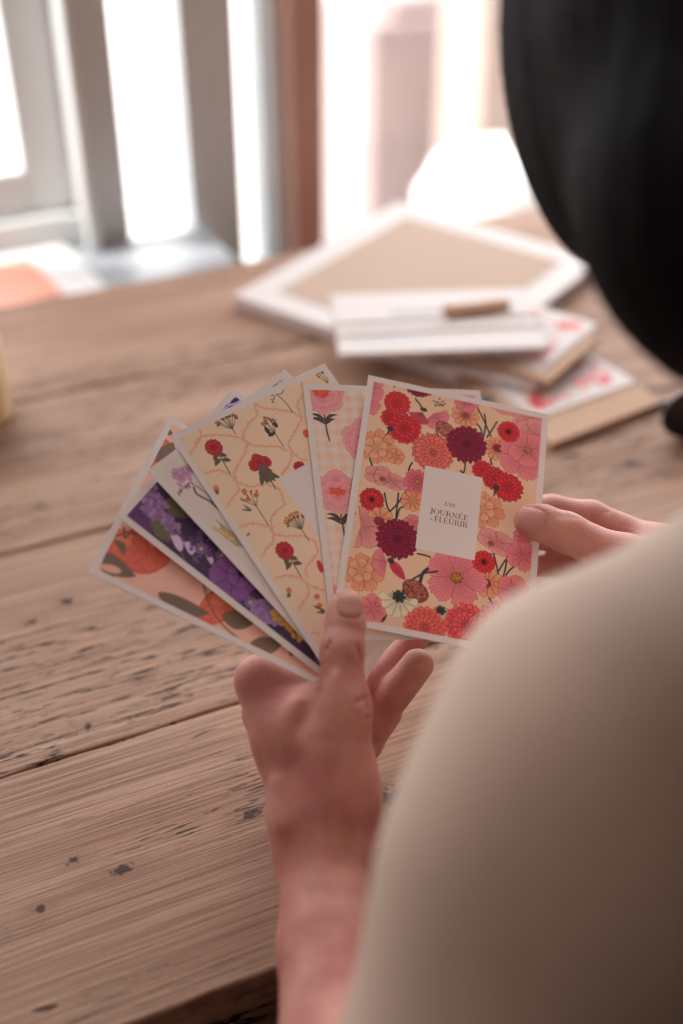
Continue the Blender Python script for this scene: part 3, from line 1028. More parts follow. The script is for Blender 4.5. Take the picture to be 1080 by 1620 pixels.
def art_sprigs():
    c = Canvas(105-2*BR, 148-2*BR, 3, ink(190, 160, 148), 'E'); c.ox = c.oy = BR
    P = c.P
    m = np.clip(fbm(c.X, c.Y, .12, 4)*3-1.7, 0, 1)*.35
    c.a = c.a*(1-m[..., None])+ink(176, 138, 142)*m[..., None]
    li, lid, st = ink(180, 128, 140), ink(120, 66, 92), ink(92, 66, 62)
    # freesia
    c.curve([P(338, 797), P(326, 780), P(308, 768), P(300, 764), P(290, 772), P(284, 779)], .5, st)
    c.curve([P(345, 805), P(330, 792), P(312, 782), P(306, 771)], 1.0, st)
    for x, y, r_, rot in ((281, 750, 3.6, 0), (291, 747, 3.6, 1), (299, 743, 3.2, 2), (286, 755, 3.2, .5)):
        c.petals(*P(x, y), r_, 4, li, lid, rot=rot, lob=.3, veins=16, line_=lid, lw=.25, seed=int(x))
    c.leaf(*P(303, 762), *P(296, 750), 2.6, li, lid); c.leaf(*P(292, 774), *P(279, 762), 2.4, li, lid)
    for q in ((287, 776), (284, 781), (300, 768), (296, 770)): c.leaf(*P(q[0]+1, q[1]+4), *P(q[0]-4, q[1]-3), 1.3, lid)
    # fern and mimosa
    gr, ye = ink(140, 112, 80), ink(196, 140, 70)
    c.curve([P(394, 870), P(380, 862), P(362, 846), P(350, 836)], .5, gr)
    for k in range(14):
        t = k/13
        x, y = 384-34*t, 862-26*t
        c.curve([P(x, y), P(x-4, y-9), P(x-10, y-14)], .4, gr)
        c.curve([P(x, y), P(x-8, y+2), P(x-14, y-2)], .4, gr)
    for k in range(12):
        c.blob(*P(338+k*2.6+_rs.rand()*4, 833+k*1.8+_rs.rand()*4), .8, .7, 0, ye)
    # sprigs at the top right
    for q in ((446, 604), (440, 610)): c.curve([P(q[0], q[1]), P(q[0]-6, q[1]-2), P(q[0]-8, q[1]+4)], .5, gr)
    c.blob(*P(442, 602), 1.2, 1.0, 0, ye)
    c.curve([P(447, 598), P(440, 605), P(432, 612)], .5, gr)
    return c


def art_violet():
    bgc = ink(62, 40, 62)
    c = Canvas(105-2*BR, 148-2*BR, 3.4, bgc, 'F'); c.ox = c.oy = BR
    P = c.P
    lil, lild = ink(148, 102, 130), ink(84, 48, 78)
    vio, viod = ink(98, 54, 88), ink(58, 32, 58)
    gr, grd = ink(98, 80, 60), ink(56, 48, 42)
    pale, pald = ink(186, 142, 168), ink(116, 76, 116)
    org = ink(206, 140, 62)
    for k in range(420):                     # dark foliage and small violet florets all over
        x, y = _rs.rand()*c.w, _rs.rand()*c.h; a = _rs.rand()*6.28; L_ = 3+_rs.rand()*4
        q = _rs.rand()
        if q < .45: c.leaf(x, y, x+math.cos(a)*L_, y+math.sin(a)*L_, 1.2, [ink(78, 64, 54), ink(50, 34, 50), grd][k % 3])
        else: c.petals(x, y, 1.2+_rs.rand()*1.1, 5, [vio, ink(106, 70, 108), ink(78, 48, 82)][k % 3], viod, rot=a, lob=.35)
    c.petals(*P(222, 812), 12, 5, ink(96, 52, 84), viod, lob=.12, veins=30, vein_amt=.25)
    c.leaf(*P(252, 822), *P(268, 858), 9, gr, grd, .1)
    c.leaf(*P(262, 790), *P(300, 818), 11, gr, grd)
    c.leaf(*P(240, 815), *P(258, 850), 8, gr, grd, -.1)

    def lilac(pts, r_, n):
        for k in range(n):
            t = _rs.rand(); i = int(t*(len(pts)-1)); f_ = t*(len(pts)-1)-i
            x = pts[i][0]*(1-f_)+pts[i+1][0]*f_; y = pts[i][1]*(1-f_)+pts[i+1][1]*f_
            a, b = P(x, y); an = _rs.rand()*6.28; q = r_*math.sqrt(_rs.rand())
            c.petals(a+math.cos(an)*q, b+math.sin(an)*q, 1.5, 4, [lil, ink(168, 120, 156), ink(132, 88, 130)][k % 3], lild, rot=an, lob=.4, line_=lild, lw=.2)
    lilac([(240, 782), (247, 800), (256, 808)], 5.8, 90)
    lilac([(262, 818), (270, 828), (274, 836)], 3.6, 40)
    lilac([(236, 800), (246, 812)], 4.5, 40)
    for (x, y, s_) in ((277, 858, 1.0), (296, 866, .8), (303, 872, .7), (330, 884, .6)):   # pale crocus bells
        c.leaf(*P(x+9*s_, y+15*s_), *P(x-8*s_, y-12*s_), 4.4*s_, pale, pald, .12)
        c.leaf(*P(x+9*s_, y+15*s_), *P(x+3*s_, y-13*s_), 4.0*s_, pale, pald)
        c.leaf(*P(x+9*s_, y+15*s_), *P(x-1*s_, y-13*s_), 3.4*s_, ink(200, 158, 178), pald)
        c.line([P(x+9*s_, y+15*s_), P(x+15*s_, y+26*s_)], .9, gr)
    for k in range(46):                      # muscari spikes
        c.blob(*P(300+_rs.rand()*34, 850+_rs.rand()*30), 1.2, 1.0, 0, [vio, viod, ink(96, 60, 98)][k % 3])
    for (x, y) in ((351, 879), (396, 953), (344, 900), (318, 868)):      # asters
        c.petals(*P(x, y), 3.6, 10, ink(112, 80, 120), viod, lob=.4, pw=.6); c.blob(*P(x, y), 1.0, 1.0, 0, org)
    c.petals(*P(368, 914), 12.5, 6, ink(124, 68, 116), ink(78, 40, 80), lob=.12, veins=34, vein_amt=.4, rough=.1, line_=viod, seed=4)
    c.petals(*P(380, 910), 7.0, 5, ink(130, 74, 122), ink(74, 38, 78), rot=1, lob=.15, veins=24, line_=viod, seed=5)
    c.blob(*P(384, 906), 2.8, 2.2, .4, ink(64, 32, 58), ink(40, 20, 44), .4, .6)
    for (x, y) in ((410, 962), (424, 968), (417, 974), (434, 976), (426, 960)):
        c.petals(*P(x, y), 5.2, 9, ink(148, 108, 142), lild, rot=x, lob=.3, veins=18, line_=lild, lw=.22, seed=int(x))
    for k in range(46):                      # mimosa
        t = _rs.rand()
        c.blob(*P(432+46*t+_rs.rand()*10-5, 972+34*t+_rs.rand()*16-8), 1.15, 1.15, 0, ink(204, 142, 64), ink(150, 92, 40), .1, .4, k, .4)
    # crocus stripes at the far corner
    for q in ((366, 630), (356, 638), (376, 628)):
        c.leaf(*P(q[0]-16, q[1]+12), *P(q[0]+6, q[1]-6), 4.6, pale, viod, .1)
        c.leaf(*P(q[0]-12, q[1]+10), *P(q[0]+8, q[1]-2), 2.4, viod)
    return c


def art_fruit():
    c = Canvas(105-2*BR, 148-2*BR, 3.2, ink(214, 138, 118), 'G'); c.ox = c.oy = BR
    P = c.P
    m = fbm(c.X, c.Y, .25, 8)
    c.a *= (1+.10*(m-.5))[..., None]
    fr, frd = ink(200, 96, 72), ink(178, 66, 54)
    lf, br = ink(106, 76, 60), ink(118, 76, 62)

    def leaf(a, b, wd, bend=0.0): c.leaf(*P(*a), *P(*b), wd, lf, ink(96, 72, 56), bend)

    def fruit(px, py, rx, ry, rot, sd):
        c.blob(*P(px, py), rx, ry, rot, fr, frd, .05, .8, sd, .35)
        c.blob(*[u+v for u, v in zip(P(px, py), (rx*.3, -ry*.2))], rx*.45, ry*.4, 0, ink(212, 112, 82), fr, .4, .7, sd+1)
    fruit(232, 868, 15.5, 12.5, .3, 1)
    fruit(196, 866, 13, 10, 1.0, 2)
    c.curve([P(196, 834), P(197, 850), P(206, 844), P(214, 846)], .9, br); c.curve([P(176, 850), P(190, 846), P(200, 842)], .9, br)
    leaf((181, 854), (196, 878), 4.5, -.15)
    leaf((164, 874), (215, 912), 9.5, .12)
    leaf((166, 884), (168, 926), 6.5, -.1)
    c.blob(*P(176, 900), 2.2, 5.0, -.2, ink(206, 132, 116))
    fruit(348, 956, 15, 8, .35, 3)
    leaf((250, 938), (331, 970), 10.5, .10)
    c.curve([P(322, 926), P(332, 958), P(350, 986), P(378, 1012)], 1.0, br)
    leaf((350, 974), (404, 984), 10, .05)
    leaf((394, 1022), (448, 1015), 9.5, .05)
    leaf((458, 1036), (464, 1030), 3)
    fruit(250, 720, 11, 8, 0, 4)
    leaf((248, 724), (274, 700), 9, .15); leaf((262, 722), (252, 738), 6, .1); leaf((270, 690), (266, 678), 3)
    fruit(430, 900, 12, 10, 0, 5); leaf((300, 800), (340, 840), 10)
    return c


def card(k, label, art, label_rect=None):
    M = card_matrix(k)
    e = empty('greeting_card', M)
    tag(e, label, 'card', 'fan of illustrated cards in the hand')
    bm = bmesh.new()
    box(bm, 0, CW, -CH, 0, -.00032, 0)
    obj('card_sheet', bm, M_PAPER, e)
    c = art()
    c.mesh('printed_artwork', e, M_PRINT, BR, BR, .00003)
    if label_rect:
        x0, y0, x1, y1 = label_rect
        bm = bmesh.new()
        box(bm, x0/1000, x1/1000, -y1/1000, -y0/1000, .00004, .00007)
        obj('title_panel', bm, M_PAPER, e)
    return e


# ---- serif capitals drawn as outlines (unit cap height); returns list of polygons and the advance
def _r(x0, y0, x1, y1): return [(x0, y0), (x1, y0), (x1, y1), (x0, y1)]


def _arc(cx, cy, rx, ry, a0, a1, w0, w1, n=16):
    """bowl whose stroke is heavy at the sides and hairline at top and bottom"""
    out, inn = [], []
    for i in range(n+1):
        a = a0+(a1-a0)*i/n
        wd = w1+(w0-w1)*abs(math.cos(a))**1.3
        out.append((cx+rx*math.cos(a), cy+ry*math.sin(a)))
        inn.append((cx+(rx-wd)*math.cos(a), cy+(ry-w1*1.0)*math.sin(a)))
    return [[out[i], out[i+1], inn[i+1], inn[i]] for i in range(n)]


SW, HW = .15, .05


def glyph(ch):
    base = {'É': 'E', 'À': 'A'}.get(ch, ch)
    S_ = lambda x, w_=.34: [_r(x-w_/2, 0, x+w_/2, HW)]
    T_ = lambda x, w_=.34: [_r(x-w_/2, 1-HW, x+w_/2, 1)]
    V = lambda x, y0=0, y1=1, w_=SW: [_r(x-w_/2, y0, x+w_/2, y1)]
    g, adv = [], .8
    if base == 'I': g = V(.2)+S_(.2)+T_(.2); adv = .40
    elif base == 'E':
        g = V(.2)+[_r(.03, 0, .68, HW), _r(.03, 1-HW, .66, 1), _r(.2, .49, .52, .49+HW), _r(.64, 0, .69, .26), _r(.62, .76, .66, 1), _r(.49, .38, .53, .64)]; adv = .76
    elif base == 'F':
        g = V(.2)+S_(.2)+[_r(.03, 1-HW, .64, 1), _r(.2, .49, .5, .49+HW), _r(.60, .76, .64, 1), _r(.47, .38, .51, .64)]; adv = .70
    elif base == 'L':
        g = V(.2)+T_(.2)+[_r(.03, 0, .64, HW), _r(.60, 0, .65, .28)]; adv = .70
    elif base == 'U':
        g = V(.18, .3)+T_(.18)+V(.68, .3, 1, .06)+T_(.68, .26)+_arc(.41, .3, .305, .315, math.pi, 2*math.pi, .15, .05); adv = .88
        g = g[:-6]+g[-6:]
    elif base == 'N':
        g = V(.14, 0, 1, .06)+V(.72, 0, 1, .06)+[[(.05, 1), (.23, 1), (.75, 0), (.63, 0)]]+S_(.14, .26)+T_(.72, .26); adv = .88
    elif base == 'O': g = _arc(.43, .5, .42, .515, 0, 2*math.pi, .16, .045, 36); adv = .88
    elif base == 'J':
        g = V(.26, .0)+T_(.26)+_arc(.10, .0, .235, .24, -math.pi*.75, 0, .15, .05); g += [[(-.1, -.2), (.0, -.2), (.0, -.1), (-.1, -.1)]]; adv = .46
    elif base == 'R':
        g = V(.2)+S_(.2)+[_r(.03, 1-HW, .45, 1), _r(.2, .47, .45, .47+HW)]+_arc(.42, .745, .25, .262, -math.pi/2, math.pi/2, .14, .05)+[[(.38, .5), (.52, .5), (.82, 0), (.64, 0)], _r(.64, 0, .88, HW)]; adv = .84
    elif base == 'A':
        g = [[(.40, 1), (.46, 1), (.80, 0), (.62, 0)], [(.40, 1), (.45, .98), (.15, 0), (.09, 0)], _r(.22, .32, .60, .37)]+S_(.12, .24)+S_(.71, .30); adv = .84
    if ch == 'É': g = g+[[(.34, 1.08), (.42, 1.06), (.56, 1.26), (.44, 1.30)]]
    if ch == 'À': g = g+[[(.30, 1.28), (.42, 1.26), (.48, 1.06), (.42, 1.06)]]
    return g, adv


def text_mesh(bm, s, h, x0, y0, z, width=None, mi=0):
    tot = sum(glyph(c_)[1] for c_ in s)
    kx = h if width is None else width/tot
    x = x0
    for c_ in s:
        g, adv = glyph(c_)
        for p in g:
            vs = [bm.verts.new((x+q[0]*kx, y0+q[1]*h, z)) for q in p]
            try: bm.faces.new(vs).material_index = mi
            except ValueError: pass
        x += adv*kx


f_ = on_card('A')
tl, br_ = f_(672, 736), f_(751, 887)
tr_, bl_ = f_(763, 756), f_(657, 867)
lr = ((tl[0]+bl_[0])/2, (tl[1]+tr_[1])/2, (tr_[0]+br_[0])/2, (bl_[1]+br_[1])/2)
print('label rect', lr)
e = card('A', 'front card of the fan, crimson and pink flowers around a blank title panel with lettering', art_red, lr)
bm = bmesh.new()
cxm = (lr[0]+lr[2])/2/1000
q1, q2, q3 = f_(712, 802), f_(711, 818), f_(713, 830)
text_mesh(bm, 'UNE', .0023, cxm-.0032, -q1[1]/1000, .00009, .0064)
text_mesh(bm, 'JOURNÉE', .0031, cxm-.0107, -q2[1]/1000, .00009, .0214)
text_mesh(bm, 'FLEURIR', .0033, cxm-.0080, -q3[1]/1000, .00009, .0186)
text_mesh(bm, 'À', .0016, cxm-.0106, -q3[1]/1000, .00009, .0020)
obj('lettering', bm, M_BROWNPRINT, e)
card('C', 'card with pink peonies on pale orange gingham, directly behind the front card', art_gingham)
f_ = on_card('D')
a_ = f_(440, 757)
e = card('D', 'peach card with twig garlands and small red flowers, left of the gingham card', art_garland, (a_[0], a_[1], a_[0]+34, a_[1]+50))
e = card('E', 'off-white card with a faint lilac sprig, between the peach and the dark purple card', art_sprigs)
f_ = on_card('E')
q1, q2 = f_(572, 1034), f_(600, 1013)
bm = bmesh.new()
text_mesh(bm, 'FLEURIR', .0030, q2[0]/1000-.0165, -q2[1]/1000, .00009, .0165)
obj('lettering', bm, M_GREYPRINT, e)
card('F', 'dark card crowded with purple flowers and yellow mimosa', art_violet)
card('G', 'lowest card of the fan, coral fruit and brown leaves on salmon pink', art_fruit)

# ------------------------------------------------------------------ stationery on the table
def slab(bm, corners, z0, z1, mi=0):
    prism(bm, corners, z0, z1, mi)


def on_table(name, cpx, Z, label, cat, group=None, rot=0.0):
    """an Empty on the table at the point seen at pixel cpx, turned by rot"""
    p = onplane(cpx[0], cpx[1], Z)
    e = empty(name, frame(Vector((p.x, p.y, Z)), rot))
    tag(e, label, cat, group)
    return e


def rect_from(c0, c1, depth, Z):
    """near edge from pixel c0 to pixel c1 at height Z: origin, angle, length"""
    a, b = onplane(*c0, Z), onplane(*c1, Z)
    return a, math.atan2(b.y-a.y, b.x-a.x), (b-a).length


# large white bordered board with a kraft centre
Z0 = TT+.006
a, ang, _l = rect_from((368, 466), (530, 522), 0, Z0+.008)
e = empty('kraft_board', frame(Vector((a.x, a.y, TT+.0012)), ang))
tag(e, 'large white bordered board with a kraft coloured centre, farthest on the table', 'board')
W1, H1 = .24, .27
bm = bmesh.new(); box(bm, 0, W1, 0, H1, 0, .0125); obj('backing', bm, M_WHITE, e, bevel=.001)
bm = bmesh.new(); box(bm, .03, W1-.03, .03, H1-.03, .0126, .0131); obj('kraft_sheet', bm, M_KRAFT2, e)


def floral(bm_, x0, y0, x1, y1, z, rnd, mats_n=3, n=26, wd=.018):
    """flowers scattered round the border of a card"""
    for k in range(n):
        t = rnd.random()*4; s_ = int(t); f = t-s_; i = rnd.random()*wd
        x = [x0+f*(x1-x0), x1-i, x1-f*(x1-x0), x0+i][s_]; y = [y0+i, y0+f*(y1-y0), y1-i, y1-f*(y1-y0)][s_]
        r = .004+rnd.random()*.005; ph = rnd.random()*6
        x = min(max(x, x0+r), x1-r); y = min(max(y, y0+r), y1-r)
        vs = [bm_.verts.new((x+r*(.8+.2*math.cos(5*q))*math.cos(q+ph), y+r*(.8+.2*math.cos(5*q))*math.sin(q+ph), z+k*.000004)) for q in np.linspace(0, 2*math.pi, 20, endpoint=False)]
        bm_.faces.new(vs).material_index = k % mats_n


M_F1 = mat('printed pink', (0.74, 0.26, 0.27), 0.6, 0.3)
M_F2 = mat('printed red', (0.62, 0.06, 0.07), 0.6, 0.3)
M_F3 = mat('printed pale pink', (0.80, 0.47, 0.44), 0.6, 0.3)
rnd = random.Random(5)


def envelope(nm, c0, c1, depth, z, th, label, ins=(.008, .012, .0), card_len=None, flip=1, cardin=(.02, .15, .01, .1)):
    a, ang, l = rect_from(c0, c1, depth, z+th)
    e = empty(nm, frame(Vector((a.x, a.y, z)), ang)); tag(e, label, 'envelope', 'kraft envelopes with floral cards')
    bm = bmesh.new(); box(bm, 0, l, 0, depth, 0, th); obj('envelope_body', bm, M_KRAFT, e, bevel=.0008)
    return e, l


def floral_card(parent_M, x0, x1, y0, y1, z, label):
    e = empty('floral_card', parent_M @ Matrix.Translation((x0, y0, z)))
    tag(e, label, 'card', 'floral cards on the kraft envelopes')
    w_, h_ = x1-x0, y1-y0
    bm = bmesh.new(); box(bm, 0, w_, 0, h_, 0, .001); obj('card_sheet', bm, M_WHITE, e)
    bm = bmesh.new(); floral(bm, .007, .007, w_-.007, h_-.007, .00105, rnd, 3, 60, .020); obj('flower_print', bm, [M_F1, M_F2, M_F3], e)
    return e


# lower kraft envelope, its near corner by the top right of the fan
e1, l1 = envelope('kraft_envelope', (873, 702), (1050, 634), .17, TT+.0010, .0065, 'thick kraft envelope, lowest and nearest of the two with a floral card on top')
M1 = e1.matrix_world.copy()
floral_card(M1, .012, .118, .033, .160, .0068, 'floral bordered white card on the lowest kraft envelope, nearest the right edge')
# flattened white tube
bm = bmesh.new()
a, b = onplane(690, 572, TT+.016), onplane(848, 607, TT+.016)
# middle kraft envelope
e2, l2 = envelope('kraft_envelope', (868, 604), (948, 535), .15, TT+.0165, .006, 'kraft envelope lying half over the lower one beneath the white packet')
M2 = e2.matrix_world.copy()
floral_card(M2, .010, .110, .012, .120, .0064, 'floral bordered white card poking out from under the white packet')
# folded white card between the two envelopes
d = (b-a); L_ = d.length
e = empty('folded_card', frame(Vector((a.x, a.y, TT+.0092)), math.atan2(d.y, d.x)))
tag(e, 'folded white card tucked between the two kraft envelopes', 'card')
bm = bmesh.new()
sec = [(-.001, 0), (-.004, .0018), (-.004, .0046), (-.001, .0066), (.05, .0066), (.05, .0054), (.0, .0054), (-.0022, .0038), (-.0022, .0024), (0, .0010), (.05, .0010), (.05, 0)]
v0 = [bm.verts.new((0, y, z)) for y, z in sec]; v1 = [bm.verts.new((L_, y, z)) for y, z in sec]
for i in range(len(sec)):
    j = (i+1) % len(sec); bm.faces.new([v0[i], v0[j], v1[j], v1[i]])
bm.faces.new(v0[::-1]); bm.faces.new(v1)
obj('folded_sheet', bm, M_WHITE, e)
# kraft strip standing under the packet on its left
e3, l3 = envelope('kraft_envelope', (600, 618), (712, 650), .040, TT+.0010, .004, 'small kraft envelope in the shade under the front of the white packet')
# the white packet tied with twine
PZ = TT+.0295
a, ang, l = rect_from((536, 560), (868, 548), 0, PZ+.006)
e = empty('envelope_packet', frame(Vector((a.x, a.y, PZ)), ang))
tag(e, 'white paper packet tied with thin twine, on top of the pile of envelopes', 'packet')
PW, PH = l, .108
for k in range(3):
    bm = bmesh.new(); box(bm, .0006*k, PW-.0005*k, -.0004*k, PH-.0006*k, k*.0021, k*.0021+.0019); obj('paper_layer', bm, M_WHITE, e, bevel=.0004)
bm = bmesh.new()
for yy, dz in ((.030, 0), (.050, .0)):
    tube(bm, [(-.0008, yy, .003), (-.0006, yy, .0064), (.02, yy, .0069), (PW*.5, yy+.003, .0069), (PW-.02, yy+.004, .0069), (PW+.0006, yy+.004, .0064), (PW+.0008, yy+.004, .003)], .0007, 8)
obj('twine', bm, M_TWINE, e, smooth=True)
bm = bmesh.new()
for i in range(11):
    x = .050+i*.0040
    box(bm, x, x+.0034, .064, .0725, .00622, .00626)
obj('grey_lettering', bm, M_GREYPRINT, e)
bm = bmesh.new()
for r_ in range(4):
    for i in range(12): box(bm, .020+i*.0044, .0232+i*.0044, .016+r_*.0045, .0185+r_*.0045, .00622, .00625)
obj('pale_lettering', bm, M_BLUEPRINT, e)
# support under the packet: cards lying flat on the pile
e4 = empty('card_stack', frame(Vector((a.x, a.y, TT+.0133)), ang)); tag(e4, 'flat stack of plain white cards between the kraft board and the white packet', 'cards')
bm = bmesh.new()
for k in range(6): box(bm, .02+.001*(k % 2), PW*.55, .045, .105+.0006*k, k*.0026, k*.0026+.0024)
e4.location.z = TT+.0137
obj('card_sheet', bm, M_WHITE, e4)
# little wooden clothes peg
p = onplane(704, 489, PZ+.0125); p2 = onplane(812, 474, PZ+.0125)
pe = empty('clothes_peg', frame(Vector((p.x, p.y, PZ+.0066)), math.atan2(p2.y-p.y, p2.x-p.x)))
tag(pe, 'small wooden clothes peg lying on the white packet', 'peg')
PLn = .058
for s_, nm in ((-1, 'peg_half'), (1, 'peg_half')):
    bm = bmesh.new()
    pts = [(0, s_*.0035), (0, s_*.0065), (.020, s_*.0050), (.045, s_*.0048), (PLn, s_*.0040), (PLn, s_*.0006), (.044, s_*.0006), (.040, s_*.0016), (.036, s_*.0006), (.022, s_*.0008)]
    prism(bm, pts if s_ < 0 else pts[::-1], 0, .0065); obj(nm, bm, M_PEG, pe, bevel=.0004)
bm = bmesh.new(); tube(bm, [(.024+.0022*math.cos(q), .0042*math.sin(q*.5), .0068+.0016*math.sin(q)) for q in np.linspace(0, 18, 60)], .0004, 6); obj('spring', bm, M_STEEL, pe, smooth=True)
# black button on the lower envelope
p = onplane(770, 632, TT+.009)
bn = empty('string_button', frame(Vector((p.x, p.y, TT+.0078)), 0)); tag(bn, 'tiny black button just above the top right corner of the front card', 'button')
bm = bmesh.new(); lathe(bm, [(0, 0), (.0058, 0), (.0062, .0008), (.0058, .0018), (.004, .0014), (0, .0014)], 24); obj('disc', bm, M_BLACK, bn, smooth=True)
bm = bmesh.new(); lathe(bm, [(0, .0014), (.0012, .0014), (.0010, .0022), (0, .0024)], 12); obj('rivet', bm, M_STEEL, bn, smooth=True)
# dark glasses at the right edge
p = onplane(1052, 676, TT+.012)
gl = empty('sunglasses', frame(Vector((p.x, p.y, TT)), .25)); tag(gl, 'black framed glasses folded at the right edge beside the kraft envelopes', 'glasses')
for k, x in enumerate((.022, .086)):
    bm = bmesh.new(); tube(bm, [(x+.025*math.cos(q), .0, .022+.021*math.sin(q)) for q in np.linspace(0, 2*math.pi, 32, endpoint=False)], .0016, 10, closed=True); obj('rim', bm, M_BLACK, gl, smooth=True)
    bm = bmesh.new(); pts = [(x+.0235*math.cos(q), .022+.0195*math.sin(q)) for q in np.linspace(0, 2*math.pi, 32, endpoint=False)]
    A = [bm.verts.new((q[0], -.0006, q[1])) for q in pts]; B = [bm.verts.new((q[0], .0006, q[1])) for q in pts]
    bm.faces.new(A); bm.faces.new(B[::-1])
    for i in range(32): bm.faces.new([A[i], A[(i+1) % 32], B[(i+1) % 32], B[i]])
    obj('lens', bm, M_BLACK, gl)
bm = bmesh.new(); tube(bm, [(.046, 0, .026), (.054, .002, .030), (.062, 0, .026)], .0016, 10); obj('bridge', bm, M_BLACK, gl, smooth=True)
for x0, x1 in ((-.004, .09), (.112, .02)):
    bm = bmesh.new(); tube(bm, [(x0, .001, .028), (x0, .010 if x0 < 0 else .014, .028), (x0+(x1-x0)*.7, .012 if x0 < 0 else .017, .026), (x1, .013 if x0 < 0 else .018, .010), (x1+(x1-x0)*.05, .013 if x0 < 0 else .018, .0035)], [.002, .002, .0022, .003, .0032], 10); obj('temple', bm, M_BLACK, gl, smooth=True)
# candle at the left edge
p = onplane(-46, 662, TT)
ca = empty('pillar_candle', frame(Vector((p.x, p.y, TT+.0008)), 0)); tag(ca, 'thick pale yellow pillar candle at the left edge of the photo', 'candle')
bm = bmesh.new(); lathe(bm, [(0, 0), (.030, 0), (.0325, .002), (.033, .006), (.033, .066), (.0315, .070), (.027, .071), (.020, .068), (0, .066)]); obj('wax_body', bm, mat('yellow wax', (0.78, 0.60, 0.33), 0.45, 0.4, sss=.2), ca, smooth=True)
bm = bmesh.new(); tube(bm, [(0, 0, .066), (.0005, 0, .072), (.002, 0, .077)], .0008, 8); obj('wick', bm, M_BLACK, ca, smooth=True)
# on the ledge: a white magazine with a salmon booklet on it
p = onplane(70, 372, SILLZ); q = onplane(152, 452, SILLZ)
ang = math.atan2(p.y-q.y, p.x-q.x)-math.pi/2
mg = empty('magazine', frame(Vector((q.x, q.y, SILLZ+.0008)), ang)); tag(mg, 'white magazine lying on the ledge under the salmon booklet', 'magazine')
bm = bmesh.new(); box(bm, -.34, .004, -.035, .150, 0, .006); obj('cover', bm, mat('white gloss cover', (.86, .86, .87), .3, .5), mg, bevel=.001)
sb = empty('salmon_booklet', frame(Vector((q.x, q.y, SILLZ+.0075)), ang)); tag(sb, 'salmon pink booklet on the white magazine by the left window', 'booklet')
bm = bmesh.new(); box(bm, -.27, -.042, -.02, .082, 0, .003); obj('cover', bm, M_SALMON, sb, bevel=.0008)

# ------------------------------------------------------------------ the person
def V3(v): return np.array([v[0], v[1], v[2]], float)


def smin(a, b, k):
    h = np.clip(.5+.5*(b-a)/k, 0, 1)
    return b*(1-h)+a*h-k*h*(1-h)


def cone(p, a, b, ra, rb):
    """tapered capsule"""
    ba = b-a; l2 = ba@ba
    t = np.clip((p-a)@ba/l2, 0, 1)
    return np.linalg.norm(p-a-t[:, None]*ba, axis=1)-(ra+(rb-ra)*t)


def ell(p, c, r, R=None):
    q = p-c
    if R is not None: q = q@R
    k0 = np.linalg.norm(q/r, axis=1); k1 = np.linalg.norm(q/(r*r), axis=1)
    return k0*(k0-1)/(k1+1e-9)


def field(prims, grooves=(), noise=None):
    def f(p):
        d = None
        for pr in prims:
            if pr[0] == 'c': e = cone(p, *pr[1:5]); k = pr[5]
            else: e = ell(p, *pr[1:4]); k = pr[4]
            if len(pr) > 6 or (pr[0] == 'e' and len(pr) > 5):      # carve
                d = -smin(-d, e, k)
            else:
                d = e if d is None else smin(d, e, k)
        near = np.abs(d) < .012
        if grooves and near.any():
            q = p[near]; g = np.zeros(len(q))
            for a, b, wd, dep in grooves:
                ba = b-a
                t = np.clip((q-a)@ba/(ba@ba), 0, 1)
                r = np.linalg.norm(q-a-t[:, None]*ba, axis=1)
                g += dep*np.exp(-(r/wd)**2)
            d[near] += g
        if noise is not None: d = d+noise(p)
        return d
    return f


